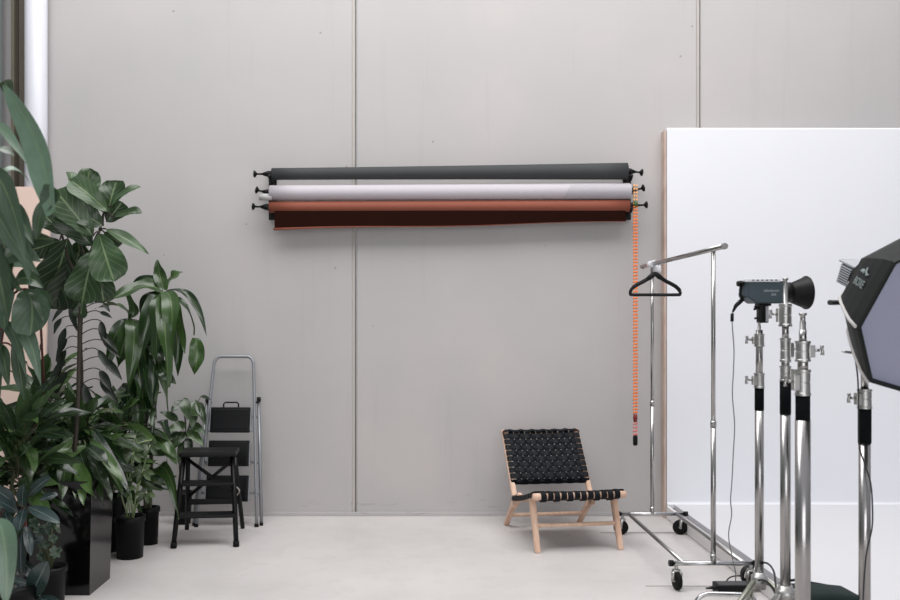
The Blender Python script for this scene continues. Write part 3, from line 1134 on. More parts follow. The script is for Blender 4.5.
# ------------------------------------------------------------------ softbox and its flash head
SC, SN = Vector((1.96662498, 3.4, 1.52838)), Vector((.2273351, -.893523, -.387215)).normalized()
SU = SN.cross(Vector((0, 0, 1))).normalized()
SV = SU.cross(SN)
SR, ROLL = .3454, .656514


def ring(dist, rad, k, rollo=0.0):
    a = ROLL - k * PI / 4 + rollo
    return SC - SN * dist + (SU * math.cos(a) + SV * math.sin(a)) * rad


t = Thing('softbox', 'black octagonal softbox with pale diffuser at the right edge', 'softbox', SC)
prof = [(0, 1.0), (.06, .945), (.13, .85), (.20, .745), (.26, .64), (.33, .38), (.385, .24)]
for k in range(8):
    m = MB()
    vs, fs = [], []
    NB = 4
    for (d, r) in prof:
        for j in range(NB + 1):
            p = ring(d, SR * r, k).lerp(ring(d, SR * r, k + 1), j / NB)
            vs.append(p)
    for i in range(len(prof) - 1):
        for j in range(NB):
            fs.append([i * (NB + 1) + j, i * (NB + 1) + j + 1, (i + 1) * (NB + 1) + j + 1, (i + 1) * (NB + 1) + j])
    n0 = len(vs)
    cen = SC - SN * .15
    vs += [v + (cen - v).normalized() * .004 for v in vs]
    fs += [[q + n0 for q in f][::-1] for f in fs]
    m.add(vs, fs, False)
    pn_ = t.part('side_panel', m, 'fabric', True)
    if k == 0:
        # emblem and word on the panel nearest the flash
        e0, e1 = ring(.02, SR, 0), ring(.02, SR, 1)
        q0, q1 = ring(.26, SR * .64, 0), ring(.26, SR * .64, 1)
        O = ring(.13, SR * .85, 0).lerp(ring(.13, SR * .85, 1), .42)
        ux = (ring(.2, SR * .745, 1) - ring(.2, SR * .745, 0)).normalized()
        vy = (e0 + e1 - q0 - q1)
        vy = ((ring(.06, SR * .945, 0) + ring(.06, SR * .945, 1)) / 2 - (ring(.20, SR * .745, 0) + ring(.20, SR * .745, 1)) / 2).normalized()
        nn = ux.cross(vy)
        out = (O - (SC - SN * .15))
        if nn.dot(out) < 0:
            nn = -nn
        X = Matrix.Translation(O + nn * .005) @ Matrix((vy, nn.cross(vy), nn)).transposed().to_4x4()
        tm = text_mesh('BOXE', .044)
        mm = MB()
        mm.add([X @ (v + Vector((-.01, -.012, 0))) for v in tm.v], tm.f, False)
        mm2 = MB()
        mm2.tube([X @ Vector(q) for q in ((-.055, .030, 0), (-.04, .034, 0), (-.02, .034, 0), (-.008, .028, 0))], [.003, .007, .008, .003], 8, squash=.3, up=nn)
        mm2.tube([X @ Vector(q) for q in ((-.004, .052, 0), (.002, .038, 0), (.016, .028, 0), (.040, .032, 0))], [.004, .006, .006, .003], 8, squash=.3, up=nn)
        t.part('lettering', mm, 'letter2', True, pn_)
        t.part('emblem', mm2, 'letter2', True, pn_)
m = MB()
for k in range(8):
    for (d0, r0, d1, r1) in ((0, 1.0, -.012, 1.0), (-.012, 1.0, -.012, .965), (-.012, .965, .016, .955)):
        m.add([ring(d0, SR * r0, k), ring(d0, SR * r0, k + 1), ring(d1, SR * r1, k + 1), ring(d1, SR * r1, k)], [[0, 1, 2, 3]], False)
t.part('front_lip', m, 'fabric', True)
m = MB()
rings = [(.010, .957), (.018, .6), (.022, .3)]
vs = [ring(d, SR * r, k) for (d, r) in rings for k in range(8)] + [SC - SN * .023]
fs = [[i * 8 + k, i * 8 + (k + 1) % 8, (i + 1) * 8 + (k + 1) % 8, (i + 1) * 8 + k] for i in range(2) for k in range(8)]
fs += [[16 + k, 16 + (k + 1) % 8, 24] for k in range(8)]
m.add(vs, fs, True)
t.part('diffuser', m, 'diffuser', True, label='pale grey front diffuser cloth')
for k in (1, 2):
    m = MB()
    m.tube([ring(d, SR * r + .004, k) for (d, r) in prof], .0065, 8)
    t.part('piping', m, 'piping', True, label='light grey piping along a panel seam')
m = MB()
X = Matrix.Translation(SC - SN * .40) @ SN.to_track_quat('Z', 'Y').to_matrix().to_4x4()
m.lathe([(.05, 0), (.085, 0), (.085, .035), (.05, .035), (.05, 0)], X, 32)
t.part('speed_ring', m, 'black', True)

AX0 = SC - SN * .405
t = Thing('flash_head', 'grey flash head with cooling fins fixed behind the softbox', 'studio flash', AX0 - SN * .1)
Q = Matrix((SU, SV, SN)).transposed().to_4x4()
if SV.z < 0:
    Q = Matrix((-SU, -SV, SN)).transposed().to_4x4()
XB = Matrix.Translation(AX0 - SN * .060 + Vector((.012, 0, -.016))) @ Q @ Matrix.Diagonal((.80, .80, .68, 1))
m = MB()
m.box((0, 0, 0), (.118, .112, .185), bevel=.012)
mm = MB()
mm.add([XB @ v for v in m.v], m.f, False)
hb = t.part('housing', mm, 'strobe', True)
mm = MB()
for k in range(8):
    b = MB().box((-.058, -.045 + k * .0125, -.035), (.016, .0055, .10), bevel=.001)
    mm.add([XB @ v for v in b.v], b.f, False)
    b = MB().box((.0, -.045 + k * .0125, -.093), (.105, .0055, .014), bevel=.001)
    mm.add([XB @ v for v in b.v], b.f, False)
    b = MB().box((.058, -.045 + k * .0125, -.035), (.016, .0055, .10), bevel=.001)
    mm.add([XB @ v for v in b.v], b.f, False)
t.part('cooling_fins', mm, 'strobe_lt', True, hb)
mm = MB()
b = MB().box((0, .062, -.02), (.122, .012, .20), bevel=.004)
mm.add([XB @ v for v in b.v], b.f, False)
hd_ = t.part('top_panel', mm, 'strobe_lt', True, hb, 'light grey control panel with dark buttons')
mm = MB()
for k in range(5):
    b = MB().box((-.06, .064, -.095 + k * .030), (.006, .008, .018), bevel=.001)
    mm.add([XB @ v for v in b.v], b.f, False)
    b = MB().box((-.035 + .018 * k, .064, -.12), (.010, .008, .004), bevel=.001)
    mm.add([XB @ v for v in b.v], b.f, False)
t.part('button_row', mm, 'black', True, hd_)
# tilting mount down to the stand
pt = Vector((x4, 3.75, Z4(330)))
m = MB()
under = XB @ Vector((0, -.06, .03))
m.tube([under, under.lerp(pt, .5), pt, pt - Vector((0, 0, .06))], [.024, .022, .019, .019], 12)
tm_ = t.part('tilt_mount', m, 'black', True)
m = MB()
m.tube([at(854, 302.5, 3.78), at(829.5, 302.5, 3.70)], .0105, 10)
t.part('tilt_handle', m, 'brick', True, tm_)
# little clamp with wing lever beside the stand, still on its tube
cl = Thing('accessory_clamp', 'small metal clamp with wing lever on the softbox stand', 'clamp', at(860, 362, 3.75))
m = MB()
m.box(at(859.8, 355, 3.75), (.022, .05, .075), bevel=.005)
m.tube([at(864.6, 349, 3.75), at(864.6, 361, 3.75)], .021, 18)
cb = cl.part('clamp_body', m, 'alu', True)
m = MB()
m.tube([at(857.5, 352.5, 3.73), at(852, 352.8, 3.71), at(845.5, 352, 3.70), at(842, 351.5, 3.70)], [.006, .010, .009, .004], 10, squash=.6)
cl.part('lever', m, 'satin', True, cb)

t = Thing('sync_cable', 'thin dark cable running down the softbox stand', 'cable', at(866, 600, 3.72))
m = MB()
cp = [at(853.5, 325, 3.72), at(853, 340, 3.70), at(855.2, 358, 3.69), at(857.5, 375, 3.69), at(858.3, 392, 3.69), at(858.5, 420, 3.70), at(859, 445, 3.705), at(865, 465, 3.70), at(870.5, 482, 3.71), at(872.4, 505, 3.70), at(872, 528, 3.70),
      at(867, 550, 3.69), at(864.5, 575, 3.69), at(863, 600, 3.69), at(861, 640, 3.62), at(855, 690, 3.32 + .2)]
m.tube(spline(cp, 6), .0034, 6)
t.part('cable', m, 'cable', True)

# ------------------------------------------------------------------ things on the floor by the stands
bx, by = 1.86, 4.125
t = Thing('equipment_bag', 'dark green canvas equipment bag on the floor between the stands', 'bag', (bx, by, 0), R(4))
m = MB()
b = bmesh.new()
bmesh.ops.create_cube(b, size=1)
for v in b.verts:
    v.co = Vector((v.co.x * .32, v.co.y * .21, (v.co.z + .5) * (.300 if v.co.x < 0 else .262)))
bmesh.ops.bevel(b, geom=b.edges[:], offset=.03, segments=3, affect='EDGES', profile=.5)
bmesh.ops.subdivide_edges(b, edges=b.edges[:], cuts=1, use_grid_fill=True)
for v in b.verts:
    v.co.z += .010 * math.sin(v.co.x * 14 + .6) * (1 if v.co.z > .2 else 0)
m.bm(b, True)
bg = t.part('bag_body', m, 'bag')
for s_ in (1,):
    m = MB()
    m.tube(spline([(-.155, .095 * s_, .280), (-.08, .103 * s_, .294), (0, .103 * s_, .280), (.08, .103 * s_, .264), (.150, .095 * s_, .240)], 5), .0065, 8)
    t.part('piping', m, 'black', parent=bg)

t = Thing('power_brick', 'flat black power brick on the concrete beside the stand legs', 'power supply', (1.755, 4.99, 0))
m = MB()
m.box((1.755, 4.99, .029), (.195, .10, .056), bevel=.006)
br = t.part('case', m, 'black', True)
m = MB()
m.box((1.755, 4.99, .0575), (.17, .08, .003), bevel=.001)
t.part('top_plate', m, 'brick', True, br, 'charcoal top plate')
m = MB()
m.tube([at(721, 587.5, 4.96), at(714, 587.8, 4.95), at(706, 588.2, 4.94)], [.012, .010, .004], 10)
t.part('plug', m, 'black', True, br)

t = Thing('bent_tube_frame', 'bent chrome tube frame standing low on the floor at bottom', 'tube frame', (1.58, 4.75, 0))
m = MB()
yy = 4.78
m.tube(spline([at(694, 606, yy) * 1, at(697, 600.5, yy), at(701.5, 596, yy), at(709, 593.8, yy), at(722, 594, yy), at(738, 594.4, yy), at(748, 595.5, yy), at(754, 599, yy)], 6), .0125, 14)
pl_ = at(694, 606, yy)
pr_ = at(754, 599, yy)
m.cyl((pl_.x, yy, .0), pl_ + Vector((0, 0, .006)), .0125, n=14)
m.cyl((pr_.x, yy, .0), pr_ + Vector((0, 0, .006)), .0125, n=14)
t.part('tube', m, 'chrome', True)
m = MB()
for q in (pl_, pr_):
    m.cyl((q.x, yy, 0), (q.x, yy, .012), .017, n=14)
t.part('foot_cap', m, 'rubber', True)

t = Thing('cable_coil', 'coil of black cable standing behind the first light stand', 'cable', (1.86, 5.16, 0))
m = MB()
rng = random.Random(5)
for k in range(6):
    c0 = at(748 + rng.uniform(-1.2, 1.2), 575, 5.14 + k * .012)
    rad = .046 + rng.uniform(-.004, .004)
    tl = rng.uniform(-.3, .3)
    m.tube([Vector((c0.x + rad * .78 * math.cos(a), c0.y + rad * tl * math.cos(a), .053 + (rad * math.sin(a)))) for a in [2 * PI * i / 20 for i in range(20)]], .0055, 7, closed=True)
cc = t.part('loops', m, 'cable', True)
m = MB()
m.tube(spline([at(743, 576, 5.12), at(735, 576, 5.1), at(729, 578, 5.08), at(726, 582, 5.03)], 5), .0042, 6)
m.tube(spline([at(748, 566, 5.14), at(751, 562.5, 5.12), at(753.5, 566, 5.12), at(752, 572, 5.13)], 5), .0045, 6)
t.part('loose_end', m, 'cable', True)

t = Thing('power_cable', 'black cable with plug arching over the legs of two stands', 'cable', at(775, 600, 4.18))
m = MB()
m.tube([at(759.8, 562.5, 4.3), at(762.5, 562.5, 4.3)], .010, 10)
t.part('plug', m, 'black', True)
m = MB()
m.tube(spline([at(762, 562.5, 4.3), at(767, 563.2, 4.3), at(771.5, 567, 4.28), at(774.2, 573, 4.24), at(775.3, 582, 4.2), at(777, 596, 4.16), at(778, 612, 4.14), at(776, 645, 4.16), at(772, 647, 4.12), at(764, 650, 4.10)], 6), .0048, 7)
m.tube(spline([at(758, 580.5, 4.22), at(763, 580, 4.21), at(768.5, 583, 4.2), at(773, 589, 4.19), at(776.5, 597, 4.18), at(777, 612, 4.16), at(773, 646, 4.16)], 6), .0050, 7)
t.part('cable', m, 'cable', True)


# ------------------------------------------------------------------ plants
def pot(t, x, y, r0, r1, h, mat='pot'):
    m = MB()
    m.lathe([(0, .0), (r0, 0), (r1, h * .86), (r1 + .008, h * .87), (r1 + .008, h), (r1 - .006, h), (r1 - .012, h * .88)], Matrix.Translation((x, y, 0)), 32)
    po = t.part('pot', m, mat, True)
    m = MB()
    m.lathe([(r1 - .004, h * .85), (r1 * .5, h * .87), (0, h * .875)], Matrix.Translation((x, y, 0)), 24)
    t.part('soil', m, 'soil', True, po)


def tuft(fol, stm, o, n, L, W, rng, el=(20, 75), az=(0, 360), kind='lance', droop=.35, pet=.4, fold=.25, wave=.05):
    """n leaves on arching stalks from the point o"""
    o = Vector(o)
    for i in range(n):
        a = R(rng.uniform(*az))
        e = R(rng.uniform(*el))
        l = L * rng.uniform(.7, 1.15)
        dr = Vector((math.cos(a) * math.cos(e), math.sin(a) * math.cos(e), math.sin(e)))
        b = o + dr * l * pet * rng.uniform(.6, 1.3)
        d2 = (dr + Vector((0, 0, -droop * rng.uniform(.6, 2.2)))).normalized()
        tip = b + d2 * l
        stm.tube(bez(o + Vector((rng.uniform(-.02, .02), rng.uniform(-.02, .02), -.02)), o.lerp(b, .6) + Vector((0, 0, .02)), b, 5), [.004, .004, .0036, .0034, .003, .0028], 5)
        hz = Vector((dr.x, dr.y, 0)).normalized()
        N = Vector((-hz.x * .4, -hz.y * .4, 1)) + Vector((rng.uniform(-.5, .5), rng.uniform(-.8, .1), 0))
        fol.leaf(b, tip, W * rng.uniform(.75, 1.2), N, .10, fold * 1.3, wave * 2.6, kind, rng.random(), nl=11, roll=rng.uniform(-1.1, 1.1))


CAM = Vector((0, -1, .15))
# 1 fiddle leaf fig in the square planter
PX0, PX1, PY0, PY1, PZ = -2.12, -1.80, 4.955, 5.285, .63
pcx, pcy = (PX0 + PX1) / 2, (PY0 + PY1) / 2
t = Thing('potted_fig', 'tall fiddle leaf fig in the glossy black square planter', 'plant', (pcx, pcy, 0))
m = MB()
b = bmesh.new()
bmesh.ops.create_cube(b, size=1)
for v in b.verts:
    f = 1.0 if v.co.z < 0 else 1.10
    v.co = Vector((v.co.x * .325 * f, v.co.y * .33 * f, (v.co.z + .5) * PZ))
bmesh.ops.delete(b, geom=[f for f in b.faces if f.normal.z > .9], context='FACES_ONLY')
r_ = bmesh.ops.extrude_edge_only(b, edges=[e for e in b.edges if e.is_boundary])
for v in [g for g in r_['geom'] if isinstance(g, bmesh.types.BMVert)]:
    v.co.x *= .90
    v.co.y *= .90
r_ = bmesh.ops.extrude_edge_only(b, edges=[e for e in b.edges if e.is_boundary])
for v in [g for g in r_['geom'] if isinstance(g, bmesh.types.BMVert)]:
    v.co.z -= .08
m.bm(b, False, 0, Matrix.Translation((pcx, pcy, 0)))
po = t.part('planter', m, 'planter', True)
m = MB()
m.box((pcx, pcy, PZ - .07), (.315, .32, .03))
t.part('soil', m, 'soil', True, po)
stem, fol = MB(), MB()
D = 5.15
trunk = [Vector((pcx, pcy, PZ - .06)), at(77, 420, D), at(79, 350, D), at(80, 300, D), at(87, 262, D), at(99, 232, D), at(104, 212, D)]
stem.tube(spline(trunk, 6), [.013 - .006 * i / 36 for i in range(37)], 8)
stem.tube(spline([at(82, 285, D), at(70, 262, D), at(62, 235, D), at(60, 222, D)], 5), .007, 7)


def fleaf(bx, by, tx, ty, w, dz0=0.0, dz1=0.0, N=(0, -1, .2), kind='fiddle', rnd=.5, D=D, anchor=None, **kw):
    b_, t_ = at(bx, by, D + dz0), at(tx, ty, D + dz1)
    kw['wave'] = kw.get('wave', .05) * 1.7
    fol.leaf(b_, t_, w * 1.06 / 2 * D / F, N, kind=kind, rnd=rnd, nl=16, nw=3, **kw)
    if anchor is not None:
        stem.tube(bez(anchor, anchor.lerp(b_, .5) + Vector((0, 0, .02)), b_, 5), .0042, 6)


A1, A2, A3 = trunk[-1], trunk[-2], trunk[-3]
B1 = at(62, 235, D)
fleaf(84, 205, 90, 168, 26, .02, .05, (.5, -.6, .6), rnd=.75, anchor=A1, fold=.5, arch=-.15, wave=.1)
fleaf(76, 202, 70, 172, 15, .0, .1, (.7, -.6, .3), rnd=.8, anchor=A1, fold=.4, arch=.1)
fleaf(108, 212, 70, 180, 24, -.02, -.05, (.1, -.85, .5), rnd=.85, anchor=A1, fold=.3, arch=.12, wave=.06)
fleaf(93, 236, 55, 190, 31, -.05, -.08, (.15, -1, .25), rnd=.7, anchor=A2, fold=.2, arch=.08, wave=.06)
fleaf(92, 246, 60, 208, 30, .0, -.02, (.1, -1, .1), rnd=.3, anchor=A2, fold=.2, arch=.06, wave=.06)
fleaf(108, 214, 117, 181, 28, .0, .06, (-.1, -.8, .5), rnd=.5, anchor=A1, fold=.3, arch=.1, wave=.08)
fleaf(112, 206, 141, 187, 15, -.02, .0, (-.3, -.6, .8), rnd=.75, anchor=A1, fold=.4, arch=.12)
fleaf(107, 222, 122, 202, 22, .05, .1, (0, -.8, -.4), rnd=.1, anchor=A1, fold=.3)
fleaf(113, 218, 142, 212, 13, -.02, .02, (0, -.7, .7), rnd=.65, anchor=A1, fold=.35, arch=.14)
fleaf(106, 229, 148.5, 254, 13, .0, -.02, (.3, -.75, .5), rnd=.95, anchor=A2, fold=.25, arch=.1, kind='lance')
fleaf(99, 234, 114, 281.5, 35, -.08, -.12, (.05, -1, .22), rnd=.78, anchor=A2, fold=.14, arch=.05, wave=.07)
fleaf(103, 226, 80, 212, 24, -.02, -.05, (0, -.9, .4), rnd=.45, anchor=A1, fold=.25, arch=.1)
fleaf(104, 232, 122, 244, 14, .05, .1, (0, -.9, -.2), rnd=.1, anchor=A2, fold=.25)
fleaf(95, 250, 82, 304, 36, -.04, -.05, (-.1, -1, .1), rnd=.55, anchor=A3, fold=.25, arch=.08, wave=.08)
fleaf(96, 262, 104, 303, 26, .0, .02, (.35, -.9, .05), rnd=.35, anchor=A3, fold=.3, arch=.1)
fleaf(68, 238, 48, 309, 46, -.02, .12, (-.25, -.35, -.9), rnd=.0, anchor=B1, fold=.15, arch=.03, wave=.05)
fleaf(80, 250, 60, 309, 46, .04, .14, (.2, -.35, -.9), rnd=.0, anchor=A3, fold=.2, arch=.03)
fleaf(78, 240, 86, 290, 36, .06, .16, (.1, -.35, -.9), rnd=.0, anchor=A3, fold=.2, arch=.03)
fleaf(64, 234, 38, 210, 24, .0, .0, (.2, -.9, .2), rnd=.15, anchor=B1, fold=.25)
fleaf(62, 226, 66, 196, 24, .04, .06, (.2, -.9, .2), rnd=.2, anchor=B1, fold=.25)
fleaf(60, 240, 30, 250, 22, .02, .02, (0, -.7, -.5), rnd=.02, anchor=B1, fold=.2)
fleaf(84, 300, 80, 318, 14, .0, .0, (0, -.9, -.2), rnd=.6, anchor=A3, fold=.3)
t.part('stem', stem, 'bark', True)
t.part('foliage', fol, 'fig', True)

# 2 peace lily like clump spilling over the planter, rooted in a pot behind it
rng = random.Random(11)


def clump(label, px, py, d, n, L, W, seed, mat, potr, el, pot_h=.34, name='potted_plant', extra=None, kind='lance', gx=None, fold=.25, tiers=1, tier_dz=.12, az=(0, 360)):
    o = at(px, py, d)
    base = Vector((o.x if gx is None else gx, d, 0))
    t = Thing(name, label, 'plant', base)
    pot(t, base.x, base.y, potr * .8, potr, pot_h)
    st, fo = MB(), MB()
    rg = random.Random(seed)
    st.tube(spline([base + Vector((0, 0, pot_h * .85)), base.lerp(o, .5) + Vector((.01, 0, pot_h * .4)), o], 5), .009, 7)
    for k in range(tiers):
        tuft(fo, st, o - Vector((0, 0, tier_dz * k)), n // tiers, L, W, rg, el, az, kind=kind, fold=fold)
    if extra:
        extra(fo, st, o)
    t.part('stem', st, 'cane', True)
    t.part('foliage', fo, mat, True)
    return t


def ex1(fo, st, o):
    L = [(92, 428, 133, 500, 11, -.1, -.45), (80, 432, 104, 478, 13, 0, -.4), (70, 440, 66, 494, 12, 0, -.42), (88, 436, 92, 500, 10, -.05, -.4), (74, 432, 50, 486, 13, 0, -.42),
         (85, 430, 112, 470, 12, -.05, -.2), (92, 430, 72, 470, 11, -.05, -.3), (70, 428, 40, 462, 14, 0, -.3), (96, 440, 122, 492, 12, -.1, -.4), (60, 440, 44, 500, 11, -.1, -.38),
         (84, 445, 82, 498, 10, -.1, -.4), (100, 436, 110, 498, 9, -.1, -.38), (62, 430, 88, 462, 12, -.1, -.3),
         (90, 440, 126, 486, 13, -.2, -.5), (78, 446, 92, 488, 13, -.2, -.55), (66, 446, 58, 492, 13, -.2, -.55), (74, 452, 76, 500, 12, -.2, -.56), (56, 436, 34, 478, 14, -.2, -.5), (98, 446, 118, 480, 12, -.15, -.3), (60, 452, 48, 508, 12, -.25, -.56), (88, 452, 104, 506, 11, -.2, -.5), (72, 438, 52, 470, 13, -.3, -.55), (94, 434, 128, 466, 13, -.1, -.3),
         (68, 456, 62, 500, 15, -.3, -.6), (82, 458, 84, 506, 14, -.3, -.6), (92, 460, 112, 500, 14, -.25, -.5), (58, 462, 42, 506, 14, -.3, -.6), (76, 462, 96, 498, 15, -.35, -.6), (100, 456, 124, 496, 13, -.2, -.4), (70, 448, 44, 474, 15, -.4, -.6), (86, 446, 110, 468, 15, -.35, -.55)]
    for i, (a, b, c, d_, w_, z0, z1) in enumerate(L):
        p, q = at(a, b, 5.42 + z0), at(c, d_, 5.42 + z1 * .9)
        st.tube(bez(o - Vector((0, 0, .05)), o.lerp(p, .6) + Vector((0, 0, .04)), p, 5), .004, 5)
        fo.leaf(p, q, w_ / 2 * 5.2 / F, (.1, -.8, .6), .12, .35, .2, 'lance', (i * .37) % 1, nl=14, roll=((i * 7) % 5 - 2) * .45)


clump('leafy dark green plant spilling over the black square planter', 80, 436, 5.50, 96, .29, .040, 3, 'lance', .12, (-10, 80), extra=ex1, tiers=3, tier_dz=.09, gx=-1.99)
clump('bushy lance leaved plant at the left edge above the rubber plant', 22, 440, 4.95, 110, .28, .042, 8, 'lance', .13, (-25, 80), tiers=5, tier_dz=.085, gx=-2.32)
clump('dark bushy plant at the left behind the square planter', 40, 398, 5.75, 96, .28, .040, 21, 'lance', .12, (-25, 80), tiers=4, tier_dz=.12, gx=-2.42, pot_h=.36)
clump('low bushy plant filling the gap behind the umbrella plant', 116, 425, 5.95, 120, .26, .038, 33, 'lance', .10, (-25, 75), tiers=4, tier_dz=.12, gx=-2.02, pot_h=.36)

# 3 tall cane with drooping leaves on thin stalks
D3 = 5.62
t = Thing('potted_cane_plant', 'tall thin cane with drooping leaf stalks under the fig', 'plant', (at(81, 0, D3).x - .08, D3 + .06, 0))
bx3 = at(81, 0, D3).x - .08
pot(t, bx3, D3 + .06, .07, .085, .34)
st, fo = MB(), MB()
st.tube(spline([(bx3, D3 + .06, .3), at(79, 440, D3), at(82, 380, D3), at(81, 340, D3), at(83, 305, D3), at(88, 285, D3)], 6), [.012 - .006 * i / 30 for i in range(31)], 8)
for y0, ex, ey, tx, ty, w_ in ((310, 103, 303, 110, 312, 5), (316, 100, 312, 112, 318, 5), (324, 101, 321, 105, 346, 8), (334, 100, 330, 118, 352, 7), (344, 104, 341, 120, 358, 7), (352, 98, 350, 112, 372, 8), (362, 104, 358, 122, 380, 9), (372, 100, 370, 112, 392, 9),
                               (306, 72, 301, 77, 331, 9), (312, 66, 306, 52, 322, 6), (320, 62, 318, 54, 334, 7), (330, 66, 327, 60, 360, 9), (340, 68, 338, 56, 362, 8), (350, 66, 349, 58, 378, 9), (362, 66, 360, 50, 384, 9), (374, 68, 371, 54, 398, 10),
                               (382, 62, 378, 44, 402, 9), (384, 100, 380, 118, 404, 9), (300, 92, 290, 104, 296, 6), (390, 84, 385, 92, 415, 9)):
    p0, p1, p2 = at(82, y0, D3), at(ex, ey, D3 - .05), at(tx, ty, D3 - .08)
    st.tube(bez(p0, p0.lerp(p1, .6) + Vector((0, 0, .035)), p1, 6), .0032, 5)
    fo.leaf(p1, p2, w_ / 2 * D3 / F, (.15 * (1 if ex > 82 else -1), -.8, .4), .1, .4, .1, 'lance', (y0 * .17) % 1)
t.part('stem', st, 'bark', True)
t.part('foliage', fo, 'dry', True)

# bare red cane beside it
# 4 corn plant, in the taller nursery pot at the back
D4 = 6.12
p4 = at(149, 542, D4)
t = Thing('corn_plant', 'corn plant with long drooping leaves left of the grey ladder', 'plant', (p4.x, D4, 0))
pot(t, p4.x, D4, .058, .066, .25)
st, fo = MB(), MB()
c1, c2, c3 = at(163, 292, D4), at(130, 318, D4), at(150, 355, D4)
st.tube(spline([(p4.x, D4, .2), at(152, 440, D4), at(158, 360, D4), c1], 6), .014, 8)
st.tube(spline([(p4.x - .02, D4, .2), at(140, 440, D4), at(132, 370, D4), c2], 6), .012, 8)
st.tube(spline([(p4.x + .01, D4, .2), at(152, 440, D4 - .05), c3], 6), .010, 8)


CR = random.Random(9)


def cleaf(pts, w, rnd, N=(0, -.8, .5), kind='strap', D=D4, anchor=None, roll=0, wave=.22):
    """a long leaf that leaves its stem, turns over and hangs: base, bend, tip"""
    (ax_, ay, ad), (bx_, by_, bd), (tx, ty, td) = pts
    a, b, c = at(ax_, ay, D + ad), at(bx_, by_, D + bd), at(tx + CR.uniform(-4, 4), ty + CR.uniform(-14, 4), D + td)
    # quadratic curve through the bend at its middle
    ctl = b * 2 - (a + c) / 2
    L = (c - a).length
    mb = MB()
    n0 = len(fo.v)
    fo.leaf(a, c, w * 1.22 / 2 * D / F, N, 0, .32, wave, kind, rnd, nl=22, nw=2, roll=roll or CR.uniform(-1.6, 1.6))
    # re-bend the centre line through the wanted control point
    old = (a + c) / 2
    for i in range(n0, len(fo.v)):
        tt = fo.uv[i][1]
        fo.v[i] += (ctl - old) * 2 * tt * (1 - tt)
    if anchor is not None:
        st.tube([anchor, a], .004, 5)


for pts, w_, r_, nn in (
    (((164, 290, 0), (160, 276, .02), (158, 267, .03)), 11, .6, (.4, -.6, .5)),
    (((166, 290, 0), (173, 278, -.02), (180, 286, -.05)), 12, .8, (0, -.6, .8)),
    (((163, 291, 0), (140, 287, -.05), (104, 316, -.12)), 15, .55, (.1, -.75, .7)),
    (((162, 290, 0), (148, 281, .05), (132, 296, .10)), 11, .15, (0, -.7, .5)),
    (((166, 291, 0), (191, 298, .0), (205, 342, -.04)), 7, .15, (.5, -.6, .6)),
    (((166, 294, 0), (186, 308, -.06), (197, 345, -.1)), 7, .25, (.5, -.7, .5)),
    (((196, 338, -.08), (197, 356, -.1), (194, 372, -.1)), 13, .7, (.2, -.9, .3)),
    (((163, 292, -.02), (158, 318, -.14), (154, 372, -.15)), 15, .5, (-.1, -1, .2)),
    (((165, 292, -.02), (172, 310, -.16), (172, 372, -.18)), 15, .75, (.1, -1, .2)),
    (((164, 293, -.02), (165, 330, -.20), (167, 394, -.2)), 15, .6, (0, -1, .2)),
    (((162, 292, 0), (150, 312, -.1), (142, 372, -.12)), 14, .3, (-.2, -1, .2)),
    (((166, 293, 0), (179, 318, -.1), (183, 364, -.12)), 11, .85, (.3, -1, .2)),
    (((162, 292, .02), (148, 305, .05), (148, 352, .08)), 14, .1, (-.1, -1, .1)),
    (((166, 294, .02), (176, 330, .02), (178, 390, .0)), 12, .3, (.1, -1, .1)),
    (((158, 360, -.02), (166, 372, -.14), (172, 396, -.14)), 11, .4, (.1, -1, .1)),
    (((130, 318, 0), (118, 306, -.03), (98, 312, -.05)), 9, .75, (0, -.6, .8)),
    (((130, 318, 0), (134, 308, 0), (128, 302, 0)), 9, .65, (.3, -.7, .5)),
    (((130, 319, 0), (124, 342, -.1), (116, 384, -.1)), 14, .45, (-.1, -1, .2)),
    (((131, 319, 0), (134, 340, -.12), (128, 390, -.14)), 14, .6, (.1, -1, .2)),
    (((129, 320, 0), (115, 336, -.08), (108, 372, -.1)), 12, .3, (-.2, -1, .2)),
    (((132, 320, 0), (142, 338, -.05), (146, 388, -.08)), 13, .25, (.2, -1, .2)),
    (((132, 330, 0), (138, 360, -.1), (137, 412, -.12)), 12, .15, (.1, -1, .1)),
    (((150, 356, 0), (150, 372, -.1), (152, 420, -.12)), 12, .35, (.0, -1, .2)),
    (((150, 357, 0), (160, 368, -.1), (164, 412, -.12)), 11, .5, (.2, -1, .2)),
    (((150, 358, 0), (140, 376, -.06), (132, 420, -.1)), 11, .2, (-.2, -1, .2)),
    (((151, 430, 0), (165, 445, -.12), (176, 478, -.14)), 11, .7, (.1, -.9, .4)),
    (((149, 478, 0), (166, 470, -.14), (178, 523, -.2)), 11, .55, (.2, -.9, .4)),
    (((150, 470, 0), (164, 476, -.05), (180, 484, -.08)), 8, .7, (.0, -.6, .8)),
):
    cleaf(pts, w_, r_, nn)
for k in range(22):
    x0, y0 = CR.uniform(126, 162), CR.uniform(325, 425)
    sd = CR.choice((-1, 1))
    dx = CR.uniform(4, 18) * sd
    cleaf(((x0, y0, .03), (x0 + dx * .8, y0 + CR.uniform(4, 16), CR.uniform(-.12, .06)), (x0 + dx, y0 + CR.uniform(40, 64), CR.uniform(-.16, .05))), CR.uniform(9, 13), CR.random(), (.2 * sd, -.9, .3))
t.part('stem', st, 'cane', True)
t.part('foliage', fo, 'corn', True)

